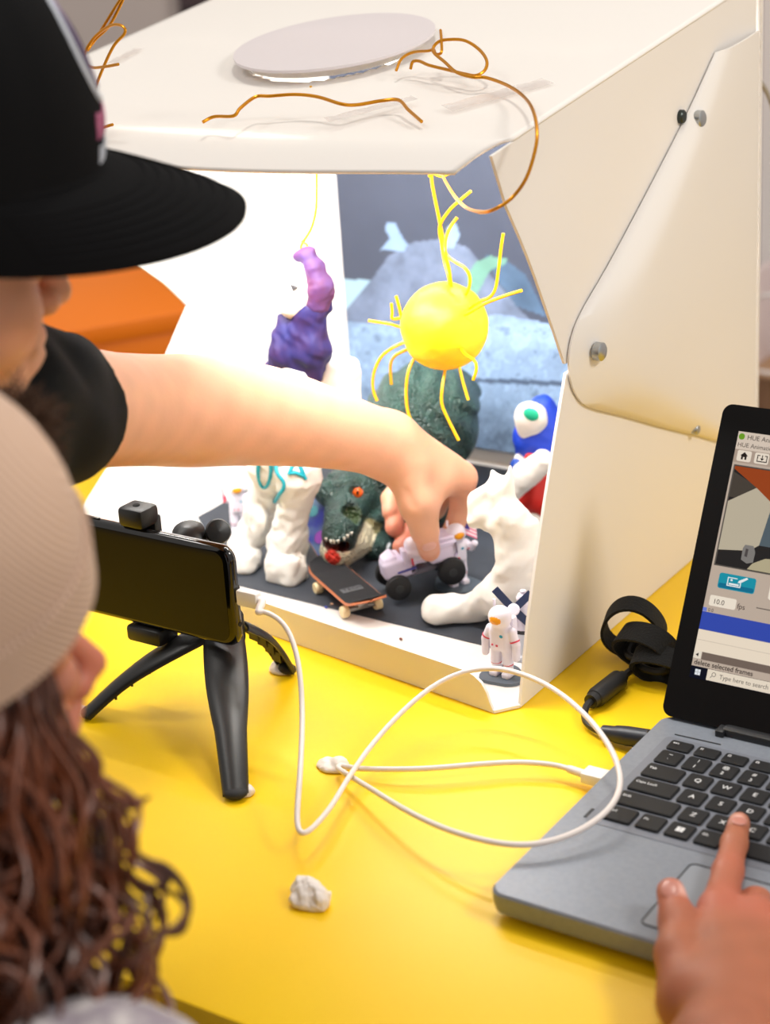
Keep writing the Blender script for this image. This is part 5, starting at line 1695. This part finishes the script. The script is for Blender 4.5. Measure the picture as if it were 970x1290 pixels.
palm = smooth_union(0.014, cap(wr, mcp_i, 0.0195, 0.0112), cap(wr, mcp_m, 0.0185, 0.0112), cap(wr, mcp_r, 0.018, 0.0105), cap(wr, mcp_p, 0.0165, 0.0095), cap(hd(522, 585, 1.425), hd(560, 600, 1.445), 0.0185, 0.0145))
def finger(root, pts, rs):
    return chain([root] + pts, rs, 0.003)
thumb_pts = [hd(512, 592, 1.412), hd(524, 634, 1.412), hd(535, 668, 1.428), hd(541, 694, 1.446)]
thumb = chain(thumb_pts, [0.0175, 0.0128, 0.0102, 0.0086], 0.006)
web = cap(hd(545, 612, 1.43), hd(533, 640, 1.422), 0.0145, 0.0105)
ix = finger(mcp_i, [hd(581, 640, 1.474), hd(568, 674, 1.478), hd(555, 697, 1.470)], [0.0118, 0.0092, 0.0080, 0.0070])
mi = finger(mcp_m, [hd(548, 640, 1.504), hd(520, 668, 1.496), hd(505, 689, 1.480)], [0.0112, 0.0090, 0.0080, 0.0072])
ri = finger(mcp_r, [hd(516, 626, 1.512), hd(498, 646, 1.500), hd(496, 665, 1.484)], [0.0106, 0.0086, 0.0080, 0.0072])
pi_ = finger(mcp_p, [hd(502, 612, 1.512), hd(491, 628, 1.502), hd(491, 646, 1.490)], [0.0095, 0.0076, 0.0070, 0.0064])
hand = smooth_union(0.010, palm, smooth_union(0.012, thumb, web))
handf = union(smooth_union(0.005, hand, ix), smooth_union(0.005, hand, mi), smooth_union(0.005, hand, ri), smooth_union(0.005, hand, pi_))
neck0 = HC - hF * 0.030 * hs - hU * 0.075 * hs
chest = sh + camvec(-0.14, 0.03, -0.06)
neck = cap(neck0, chest + camvec(0.02, -0.03, 0.0), 0.047, 0.055)
hips = np.array([-0.52, -0.62, -0.02])
torso = smooth_union(0.05, cap(sh, chest + camvec(-0.12, 0.02, -0.05), 0.046, 0.05), cap(chest, hips, 0.085, 0.105))
bodyf = smooth_union(0.025, boyhead, neck)
bodyf = smooth_union(0.03, bodyf, torso)
bodyf = smooth_union(0.02, bodyf, arm)
bodyf = smooth_union(0.012, bodyf, handf)
# thumb nail bed and creases
nail_c = hd(540, 690, 1.4385)
crease = [cap(hd(510 + i * 3.5, 618 + i * 9, 1.398), hd(528 + i * 3, 628 + i * 6.5, 1.404), 0.0012) for i in range(3)]
def boy_f(P):
    d = bodyf(P)
    for c_ in crease:
        d = d + 0.0009 * np.exp(-(np.maximum(c_(P), 0) / 0.0016) ** 2)
    return d
boy = thing('person', 'child in black cap and black polo shirt reaching into the light box', 'person', np.array([hips[0], hips[1], FLOOR_Z]))
allp = np.array([bh(-0.12, -0.1, 0.12), bh(0.12, 0.1, -0.12), sh, el, wr, hd(600, 620, 1.5), hd(485, 705, 1.52), chest + camvec(-0.2, 0, -0.1)])
reds = [(mcp_i, 0.012, 0.25), (thumb_pts[-1], 0.012, 0.35), (hd(505, 689, 1.48), 0.015, 0.5), (hd(496, 660, 1.484), 0.015, 0.45), (hd(556, 695, 1.47), 0.014, 0.4), (bh(0.07, 0.04, -0.05), 0.02, 0.25), (bh(0.104, 0, -0.046), 0.012, 0.25)]
eyec = [(bh(0.0935 / hs * 0.98, sg * 0.031, -0.019), 0.0052, (60, 46, 40)) for sg in (1, -1)]
clay('body', boy_f, allp, skin1, boy, h=0.0019, pad=0.02, colfn=skin_col((224, 168, 136), reds, [(nail_c, 0.0062)], eyec))
# eyelashes and brow on the visible side
lash = mat('lash_brown', (70, 48, 36), 0.8)
g = G()
for i in range(9):
    q = bh(0.088 + 0.004 * math.sin(i * 0.4), 0.020 + 0.003 * i, -0.012)
    g.tube([q, q + hF * 0.005 + hU * 0.002, q + hF * 0.008 - hU * 0.001], [0.0006, 0.0002], 5)
g.build('eyelashes', lash, boy)
g = G()
for i in range(14):
    q = bh(0.091 - 0.0012 * i * 0.9, 0.012 + 0.0028 * i, 0.002 + 0.0003 * i)
    g.tube([q, q + hN * 0.005 + hU * 0.0015 + hF * 0.001], [0.0011, 0.0003], 5)
g.build('eyebrow', lash, boy)
# cap
capm = mat('cap_black', (9, 9, 11), 0.95, bump=(1400, 0.25), spec=0.15)
capst = mat('cap_stitch', (15, 15, 17), 0.95, spec=0.15)
capo = thing('baseball_cap', 'black baseball cap with a small pink and white emblem worn by the reaching child', 'cap', HC + hU * 0.01)
ca, cn, cu = 0.109 * hs, 0.090 * hs, 0.108 * hs
COFF = hU * 0.023 + hF * 0.010
def crown_pt(phi, th):
    """phi 0 = front, positive to the person's right; th 0 rim .. pi/2 top"""
    sq = math.cos(th) ** 0.80
    lift = math.sin(th)
    front = max(0.0, math.cos(phi))
    r_f = ca * (1 + 0.03 * front * lift)
    return HC + COFF + hF * r_f * math.cos(phi) * sq + hN * cn * math.sin(phi) * sq + hU * (cu * lift + 0.012 * (1 - lift) * (math.cos(phi) * 0.6 - 0.2))
n1_, n2_ = 72, 22
gr = np.array([[crown_pt(2 * math.pi * i / n1_, (math.pi / 2) * min(0.999, j / (n2_ - 1))) for j in range(n2_)] for i in range(n1_ + 1)])
seam = np.ones((n1_ + 1, n2_))
for i in range(n1_ + 1):
    for s6 in range(6):
        dphi = abs(((2 * math.pi * i / n1_ - s6 * math.pi / 3 + math.pi) % (2 * math.pi)) - math.pi)
        seam[i] -= 0.010 * math.exp(-(dphi / 0.05) ** 2)
ctr_ = HC + COFF
gr = ctr_ + (gr - ctr_) * seam[..., None]
crown = G().sheet(gr, -0.0015).build('crown', capm, capo, angle=70)
bt = crown_pt(0, math.pi / 2 * 0.999)
G().lathe([(0.0055, -0.001), (0.0055, 0.001), (0.003, 0.003), (0.0004, 0.0035)], bt, hU, 14).build('top_button', capm, capo)
def brim_pt(phi, s_):
    rim_ = crown_pt(phi, 0.0)
    c_ = math.cos(phi)
    Lb = 0.084 * hs * max(0.0, (math.cos(phi * 1.10))) ** 0.50
    lat = math.sin(phi)
    outward = unit(hF * (0.80 + 0.2 * c_) + hN * lat * 0.34)
    drop = -0.010 * s_ - 0.014 * lat ** 2 * s_ - 0.008 * s_ * s_
    return rim_ + outward * Lb * s_ + hU * drop * hs
PB = math.radians(81)
gb_ = np.array([[brim_pt(-PB + 2 * PB * i / 48, j / 16) for j in range(17)] for i in range(49)])
brim = G().sheet(gb_, 0.003, -hU).build('brim', capm, capo, angle=60)
for k_ in range(7):
    s_ = 0.30 + 0.095 * k_
    p_ = [brim_pt(-PB * 0.93 + 2 * PB * 0.93 * i / 50, s_) + hU * 0.0004 for i in range(51)]
    G().tube(p_, 0.0007, 5).build('stitch_row', capst, brim)
p_ = [brim_pt(-PB + 2 * PB * i / 50, 0.02) + hU * 0.0008 for i in range(51)]
G().tube(p_, 0.0012, 6).build('brim_seam', capst, brim)
# emblem: white arc, pink and white lettering, laid on the crown front
def on_crown(phi, th, lift=0.0012):
    p = crown_pt(phi, th)
    return p + unit(p - ctr_) * lift
embw = mat('emblem_white', (200, 204, 214), 0.8)
embp = mat('emblem_pink', (190, 104, 140), 0.8)
PHI0 = math.radians(13)
arc = [on_crown(PHI0 + 0.02 + 0.30 * math.sin(t_), 0.62 + 0.30 * math.cos(t_)) for t_ in np.linspace(-0.1, 3.3, 24)]
G().tube(arc, 0.0018, 6).build('emblem_arc', embw, crown)
arc = [on_crown(PHI0 - 0.02 + 0.20 * math.sin(t_), 0.62 + 0.24 * math.cos(t_)) for t_ in np.linspace(0.1, 3.0, 20)]
G().tube(arc, 0.0011, 6).build('emblem_arc', mat('emblem_mauve', (140, 120, 160), 0.8), crown)
for txt, ph0, th0, sz, mm in (('ROC', PHI0 + 0.26, 0.17, 0.017, embp), ('BASE', PHI0 + 0.24, 0.05, 0.011, embw)):
    for i, ch in enumerate(txt):
        phi_ = ph0 - 0.135 * i * sz / 0.016
        o_ = on_crown(phi_, th0, 0.0014)
        X__ = unit(on_crown(phi_ - 0.05, th0) - on_crown(phi_, th0))
        Y__ = unit(on_crown(phi_, th0 + 0.05) - on_crown(phi_, th0))
        V, F_ = text_mesh(ch, sz, o_, X__, Y__, 0.0004, 0.0004, 'CENTER', bold=0.0004)
        G().add(V, F_).build('emblem_letter', mm, crown, smooth=False)
# short hair below the cap
hairb = mat('hair_dark', (52, 38, 30), 0.6, bump=(500, 0.5))
hr = carve(smooth_union(0.01, ellf(bh(-0.020, 0, -0.006), np.array([0.086, 0.0785, 0.082]) * hs, np.stack([hF, hN, hU], 1))), halfspace(bh(0.0, 0, 0.01), -hU), 0.004)
hr = carve(hr, halfspace(bh(-0.024, 0, 0), -hF), 0.006)
clay('hair', lumpy(hr, 0.0015, 160, 3), [bh(-0.12, -0.09, -0.09), bh(0.02, 0.09, 0.02)], hairb, boy, h=0.003, pad=0.01)
# shirt: torso plus sleeve with a hem
shirtm = mat('polo_black', (13, 15, 17), 0.9, bump=(1500, 0.35), spec=0.2)
hem = at(84, 515, d=1.108)
sl_dir = unit(hem - sh)
shf = smooth_union(0.04, cap(sh + camvec(0, 0.0, 0), chest + camvec(-0.12, 0.02, -0.05), 0.055, 0.058), cap(chest, hips, 0.098, 0.120), cap(chest + camvec(-0.10, 0.02, -0.03), hips + np.array([-0.05, 0, 0]), 0.09, 0.11))
slv = chain([sh, sh + (hem - sh) * 0.5 + camvec(0.0, 0.002, 0), hem + sl_dir * 0.02], [0.054, 0.0475, 0.0445], 0.02)
shf = smooth_union(0.022, shf, slv)
hem_n = unit(sl_dir + camvec(0.30, 0.05, -0.10))
shf = carve(shf, lambda P: np.maximum(-((P - hem.astype(np.float32)) @ hem_n.astype(np.float32)), cap(hem, hem + sl_dir * 0.3, 0.095)(P)), 0.002)
arm_hole = chain([sh + sl_dir * 0.06, hem, hem + sl_dir * 0.08], [0.030, 0.0365, 0.037], 0.01)
shf = carve(shf, arm_hole, 0.0015)
shf = carve(shf, cap(neck0 + hU * 0.03, chest + camvec(0.03, -0.10, 0.0), 0.056, 0.060), 0.004)
fold = shf
shf2 = lambda P: fold(P) + 0.0016 * np.sin(((P - sh.astype(np.float32)) @ camvec(0.5, 0.8, 0.2).astype(np.float32)) * 120 + 3 * np.sin(P[:, 1] * 40))
clay('polo_shirt', shf2, [sh, hem, chest + camvec(-0.15, -0.05, -0.1), hips + np.array([-0.12, -0.05, -0.02])], shirtm, boy, h=0.0030, pad=0.10)
ring_p = []
u_ = unit(np.cross(hem_n, camvec(0, 0, 1))); w_ = np.cross(hem_n, u_)
# hem stitch line a little above the sleeve edge
o_ = hem - hem_n * 0.022
ring_p = []
for i in range(48):
    a = 2 * math.pi * i / 48
    d_ = u_ * math.cos(a) + w_ * math.sin(a)
    t_ = 0.02
    for _ in range(30):
        v_ = float(shf2((o_ + d_ * t_)[None].astype(np.float32))[0])
        if v_ > 0.0002: break
        t_ += max(0.0006, -v_)
    ring_p.append(o_ + d_ * (t_ + 0.0004))
G().tube(ring_p, 0.0008, 5, closed=True).build('sleeve_stitch', mat('stitch_black', (10, 10, 11), 0.9), boy)
# trousers and shoes
jeans = mat('jeans_dark', (44, 50, 66), 0.85, bump=(400, 0.3))
for sg in (-1, 1):
    k0 = hips + np.array([sg * 0.075, 0.0, -0.03]); kn = hips + np.array([sg * 0.085, 0.05, -0.34]); an = np.array([hips[0] + sg * 0.09, hips[1] - 0.02, FLOOR_Z + 0.09])
    lgf = chain([k0, kn, an], [0.082, 0.060, 0.046], 0.02)
    clay('trouser_leg', lgf, [k0, kn, an], jeans, boy, h=0.006, pad=0.10)
    shoe = carve(smooth_union(0.03, cap(an + np.array([0, -0.02, -0.05]), an + np.array([0.0, 0.14, -0.055]), 0.040, 0.034), cap(an, an + np.array([0, 0, -0.04]), 0.042, 0.042)), lambda P: P[:, 2] - FLOOR_Z, 0.004)
    clay('shoe', shoe, [an + np.array([0, -0.05, -0.09]), an + np.array([0, 0.17, 0])], mat('shoe_grey', (120, 120, 124), 0.7), boy, h=0.005, pad=0.05)

# ---------------------------------------------------------------- the girl watching the phone
GC = CEN + camvec(-0.2240, 0.0600, 0.778)
gF, gU, gN = frame(camvec(0.92, -0.25, 0.30), camvec(0.0, -0.77, -0.64))
gs = 0.93
ghead, gp = head_sdf(GC, gF, gU, gN, gs)
gneck0 = GC - gF * 0.028 * gs - gU * 0.07 * gs
gch = GC + camvec(-0.03, 0.245, 0.0)
ghips = np.array([gch[0] - 0.02, gch[1] - 0.06, -0.22])
gbody = smooth_union(0.03, ghead, cap(gneck0, gch + camvec(0.0, -0.05, 0), 0.042, 0.05), cap(gch, ghips, 0.070, 0.085))
gsh = at(130, 1430, d=0.72)
gel = at(100, 1800, d=0.62)
gbody = smooth_union(0.03, gbody, cap(gch + camvec(0.02, 0, 0), gsh, 0.045, 0.038), cap(gsh, gel, 0.036, 0.030))
girl = thing('person', 'curly-haired child in a beige cap watching the phone', 'person', np.array([ghips[0], ghips[1], FLOOR_Z]))
gred = [(gp(0.104, 0, -0.046), 0.014, 0.5), (gp(0.075, 0.04, -0.055), 0.02, 0.4)]
geye = [(gp(0.0935 * 0.98, sg * 0.031, -0.019), 0.0055, (50, 36, 30)) for sg in (1, -1)]
clay('body', gbody, [gp(-0.12, -0.1, 0.12), gp(0.12, 0.1, -0.12), gch, ghips, gsh, gel], skin2, girl, h=0.0028, pad=0.06, colfn=skin_col((190, 124, 98), gred, (), geye))
capb = mat('corduroy_beige', (196, 164, 142), 0.95, wave=(170, 0.9, 'DIAGONAL'), sheen=0.2)
gcap = thing('corduroy_cap', 'beige corduroy cap with a fluffy brown bobble on the curly hair', 'cap', GC + gU * 0.02)
def gcrown(phi, th):
    sq = math.cos(th) ** 0.7
    puff = 1 + 0.06 * math.sin(th * 2)
    return GC + gU * 0.038 + gF * (0.101 * gs * math.cos(phi) * sq * puff + 0.004) + gN * 0.092 * gs * math.sin(phi) * sq * puff + gU * (0.092 * gs * math.sin(th) - 0.004 * math.cos(phi) * (1 - math.sin(th)))
gr = np.array([[gcrown(2 * math.pi * i / 64, math.pi / 2 * min(0.999, j / 19)) for j in range(20)] for i in range(65)])
G().sheet(gr, -0.002).build('crown', capb, gcap, angle=70)
band = np.array([[gcrown(2 * math.pi * i / 64, 0.0) + (gF * math.cos(2 * math.pi * i / 64) + gN * math.sin(2 * math.pi * i / 64)) * 0.003 + gU * (-0.008 + 0.024 * j / 4) for j in range(5)] for i in range(65)])
G().sheet(band, -0.003).build('band', capb, gcap, angle=60)
bob = at(14, 548, d=0.80)
rs_ = np.random.RandomState(4)
g = G().ell(bob, 0.014, n=16, m=10)
for i in range(420):
    v = unit(rs_.normal(size=3))
    g.tube([bob + v * 0.012, bob + v * 0.019 + rs_.normal(size=3) * 0.002, bob + v * (0.022 + 0.004 * rs_.rand()) + rs_.normal(size=3) * 0.003], [0.0007, 0.0003], 4)
g.build('bobble', mat('bobble_brown', (66, 42, 26), 0.9), gcap)
# curly hair
hairc = mat('hair_brown', (66, 32, 18), 0.38, var=((120, 62, 34), 30, 2), spec=0.6)
rs_ = np.random.RandomState(12)
g = G()
hm = []
def curl(root, mid, tip, amp, turns, r0, n=44):
    base = spline([root, mid, tip], n // 2)
    T_ = np.gradient(base, axis=0)
    T_ /= np.linalg.norm(T_, axis=1)[:, None]
    ref = unit(rs_.normal(size=3))
    u0 = np.cross(T_, ref); u0 /= np.linalg.norm(u0, axis=1)[:, None] + 1e-9
    w0 = np.cross(T_, u0)
    s_ = np.linspace(0, 1, len(base))
    a = s_ * turns * 2 * math.pi + rs_.rand() * 6.28
    am = amp * np.clip(s_ * 2.2, 0.05, 1.0)
    path_ = base + (u0 * np.cos(a)[:, None] + w0 * np.sin(a)[:, None]) * am[:, None]
    return path_
for i in range(900):
    ph_ = rs_.uniform(0.55, 3.6)            # from the right temple round to the back
    u_r = rs_.uniform(-0.03, 0.02)
    root = GC + gF * 0.092 * gs * math.cos(ph_) + gN * 0.080 * gs * math.sin(ph_) + gU * u_r
    spread = rs_.uniform(0, 1)
    ln = rs_.uniform(0.12, 0.215)
    ang_ = rs_.normal(0, 0.35)
    front_w = max(0.0, math.cos(ph_))
    tip = GC + camvec(-0.070 + 0.160 * spread + 0.02 * front_w, 0.03 + ln, -0.05 + 0.09 * rs_.rand()) + rs_.normal(size=3) * 0.008
    mid = (root + tip) / 2 + (gF * math.cos(ph_) * 0.03 + gN * math.sin(ph_) * 0.03) + rs_.normal(size=3) * 0.008
    g.tube(curl(root, mid, tip, rs_.uniform(0.005, 0.013), rs_.uniform(2.0, 4.6), 0), [0.0012, 0.0015, 0.0013, 0.0004], 4)
# loose locks outside the mass, following the stray curls seen against the table
for pts in ([(120, 985), (150, 1005), (178, 1010), (186, 1005)], [(110, 960), (135, 995), (165, 1018), (182, 1012)], [(150, 1020), (158, 1062), (190, 1090), (210, 1105), (205, 1118), (180, 1122), (162, 1110)],
            [(158, 1040), (170, 1075), (205, 1095), (228, 1115), (238, 1145), (228, 1172), (205, 1178), (185, 1165), (180, 1150)], [(120, 1070), (148, 1085), (154, 1105), (140, 1120), (128, 1118)],
            [(110, 1120), (135, 1150), (128, 1180), (110, 1195)], [(80, 1110), (115, 1140), (120, 1175), (105, 1200)], [(90, 1225), (112, 1245), (118, 1265)], [(100, 1000), (128, 1040), (120, 1080), (135, 1110)], [(95, 930), (122, 960), (118, 1000), (130, 1030)]):
    for rep in range(5):
        j_ = rs_.normal(size=2) * 2.0
        p_ = [at(x_ + j_[0] + rs_.normal() * 1.6, y_ + j_[1] + rs_.normal() * 1.6, d=0.76) for x_, y_ in pts]
        g.tube(spline(p_, 7), [0.0014, 0.0012, 0.0008, 0.0003], 5)
g.build('hair', hairc, girl)
core = smooth_union(0.03, cap(GC - gU * 0.02 - gF * 0.03, GC + camvec(-0.05, 0.20, -0.02), 0.074, 0.055), cap(GC - gU * 0.02 + gN * 0.02, GC + camvec(0.005, 0.16, -0.03), 0.055, 0.040))
core = carve(core, halfspace(gp(0.030, 0, -0.05), -gF), 0.01)
clay('hair_mass', lumpy(core, 0.006, 70, 6), [GC, GC + camvec(-0.05, 0.22, -0.02)], mat('hair_brown_dark', (40, 22, 15), 0.6, bump=(200, 0.8, 0.004)), girl, h=0.004, pad=0.10)
# blouse
blouse = mat('blouse_white', (216, 210, 208), 0.85, var=((150, 140, 150), 60, 4), bump=(200, 0.3))
blf = smooth_union(0.03, cap(gch + camvec(0.02, 0.035, 0), gsh + camvec(0, 0.0, 0), 0.052, 0.046), cap(gch + camvec(0, 0.06, 0), ghips, 0.092, 0.115), cap(gch + camvec(-0.02, 0.04, 0), gch + camvec(-0.15, 0.06, -0.03), 0.06, 0.05), cap(gsh, gsh + (gel - gsh) * 0.35, 0.046, 0.043))
clay('blouse', lumpy(blf, 0.003, 60, 4), [gch, gsh, ghips, gch + camvec(-0.2, 0.05, -0.05), gsh + (gel - gsh) * 0.35], blouse, girl, h=0.005, pad=0.13)
for sg in (-1, 1):
    k0 = ghips + np.array([sg * 0.065, 0.0, -0.02]); kn = ghips + np.array([sg * 0.07, 0.05, -0.24]); an = np.array([ghips[0] + sg * 0.07, ghips[1] - 0.02, FLOOR_Z + 0.075])
    clay('trouser_leg', chain([k0, kn, an], [0.072, 0.052, 0.042], 0.02), [k0, kn, an], jeans, girl, h=0.006, pad=0.09)
    shoe = carve(smooth_union(0.03, cap(an + np.array([0, -0.02, -0.04]), an + np.array([0.0, 0.12, -0.045]), 0.036, 0.030), cap(an, an + np.array([0, 0, -0.03]), 0.038, 0.038)), lambda P: P[:, 2] - FLOOR_Z, 0.004)
    clay('shoe', shoe, [an + np.array([0, -0.05, -0.08]), an + np.array([0, 0.15, 0])], mat('shoe_grey'), girl, h=0.005, pad=0.05)

# ---------------------------------------------------------------- the hand pressing a key
def h3(x, y, d_): return at(x, y, d=d_)
tip = at(931, 1037, z=0.0300)
dt = float((tip - CEN) @ RC[2])
wr3 = h3(912, 1345, 0.885)
im, mm_, rm, pm = h3(905, 1148, 1.005), h3(950, 1160, 1.000), h3(992, 1178, 0.992), h3(1028, 1205, 0.985)
palm3 = smooth_union(0.010, cap(wr3, im, 0.0230, 0.0112), cap(wr3, mm_, 0.0250, 0.0125), cap(wr3, rm, 0.0235, 0.0115), cap(wr3, pm, 0.021, 0.0105), cap(h3(885, 1265, 0.945), h3(950, 1240, 0.960), 0.022, 0.019), cap(h3(908, 1205, 0.976), h3(960, 1200, 0.983), 0.0135, 0.0135))
f_i = chain([im, h3(917, 1098, dt - 0.040), h3(925, 1063, dt - 0.018), tip], [0.0106, 0.0086, 0.0075, 0.0066], 0.004)
f_m = chain([mm_, h3(952, 1140, 1.030), h3(950, 1168, 1.042), h3(945, 1190, 1.028)], [0.0122, 0.0098, 0.0085, 0.0078], 0.004)
f_r = chain([rm, h3(993, 1162, 1.022), h3(988, 1190, 1.032), h3(982, 1208, 1.020)], [0.0115, 0.0092, 0.0082, 0.0074], 0.004)
f_p = chain([pm, h3(1028, 1192, 1.010), h3(1022, 1215, 1.018), h3(1015, 1230, 1.008)], [0.0105, 0.0082, 0.0074, 0.0066], 0.004)
th3 = [h3(868, 1255, 0.945), h3(853, 1203, 0.968), h3(854, 1160, 0.990), h3(845, 1124, 1.005)]
f_t = chain(th3, [0.0165, 0.0112, 0.0096, 0.0080], 0.006)
hand3 = smooth_union(0.007, palm3, f_t)
fh = union(smooth_union(0.006, hand3, f_i), smooth_union(0.006, hand3, f_m), smooth_union(0.006, hand3, f_r), smooth_union(0.006, hand3, f_p))
el3 = np.array([0.235, -0.50, 0.03])
sh3 = np.array([0.50, -0.62, 0.20])
fh = smooth_union(0.02, fh, cap(wr3, el3, 0.0245, 0.036), cap(el3, sh3, 0.037, 0.045))
hp3 = thing('person', 'pointing hand with one finger pressing a key of the laptop', 'person', np.array([el3[0], el3[1], FLOOR_Z]))
red3 = [(im, 0.014, 0.4), (mm_, 0.014, 0.4), (h3(917, 1098, dt - 0.04), 0.010, 0.35), (th3[-1], 0.012, 0.4), (rm, 0.014, 0.35)]
nl = tip + unit(CEN - tip) * 0.0062 + camvec(-0.001, -0.0018, 0)
clay('body', fh, [tip, wr3, pm, th3[-1], el3, sh3], skin2, hp3, h=0.0018, pad=0.05, colfn=skin_col((168, 102, 74), red3, [(nl, 0.0052), (th3[-1] + camvec(0.004, -0.002, -0.006), 0.0055)]))  # skin base colour darkened to carry the shade on this hand
slf = chain([el3 + (sh3 - el3) * 0.15, sh3, sh3 + np.array([0.16, -0.10, 0.05])], [0.052, 0.062, 0.075], 0.02)
slf = smooth_union(0.05, slf, cap(sh3 + np.array([0.16, -0.10, 0.03]), np.array([0.62, -0.85, -0.25]), 0.09, 0.12))
clay('shirt', lumpy(slf, 0.003, 60, 2), [el3, sh3, (0.7, -0.9, -0.35)], mat('shirt_grey', (92, 96, 110), 0.85, bump=(300, 0.3)), hp3, h=0.006, pad=0.12)
for sg in (-1, 1):
    k0 = np.array([0.62 + sg * 0.07, -0.86, -0.28]); an = np.array([0.62 + sg * 0.08, -0.88, FLOOR_Z + 0.08])
    clay('trouser_leg', chain([k0, (k0 + an) / 2 + np.array([0, 0.04, 0]), an], [0.085, 0.060, 0.046], 0.02), [k0, an], jeans, hp3, h=0.006, pad=0.10)
    shoe = carve(cap(an + np.array([0, -0.02, -0.045]), an + np.array([0.0, 0.13, -0.05]), 0.040, 0.034), lambda P: P[:, 2] - FLOOR_Z, 0.004)
    clay('shoe', shoe, [an + np.array([0, -0.05, -0.09]), an + np.array([0, 0.17, 0])], mat('shoe_grey'), hp3, h=0.005, pad=0.05)

# ---------------------------------------------------------------- finger nails facing the camera
nailm = mat('nail_pink', (226, 172, 158), 0.3, spec=0.6)
nail2 = mat('nail_rose', (190, 124, 108), 0.3, spec=0.6)
def nail(f, x, y, d0, tipdir, size, m, parent, outw):
    r = ray(x, y)
    t_ = d0
    for _ in range(80):
        p = CEN + t_ * r
        v = float(f(p[None].astype(np.float32))[0])
        if v < 0.0001: break
        t_ += v * 0.8
    e = 0.0008
    P0 = np.array([p + np.array(q) * e for q in ((1, 0, 0), (-1, 0, 0), (0, 1, 0), (0, -1, 0), (0, 0, 1), (0, 0, -1))]).astype(np.float32)
    v = f(P0)
    n = unit(np.array([v[0] - v[1], v[2] - v[3], v[4] - v[5]]))
    n = unit(n + np.array(outw))
    td = np.array(tipdir, float)
    td = unit(td - n * (td @ n))
    R = np.stack([np.cross(td, n), td, n], 1)
    G().ell(p - n * 0.0006, size, R, 18, 10).build('finger_nail', m, parent)
nail(boy_f, 541, 689, 1.36, thumb_pts[-1] - thumb_pts[-2], (0.0058, 0.0066, 0.0014), nailm, boy, (0, 0, 0))
nail(fh, 931, 1033, 0.98, tip - h3(925, 1063, dt - 0.018), (0.0048, 0.0056, 0.0013), nail2, hp3, camvec(0, -0.6, 0))
nail(fh, 843, 1119, 0.90, th3[-1] - th3[-2], (0.0052, 0.0068, 0.0014), nail2, hp3, (0, 0, 0))
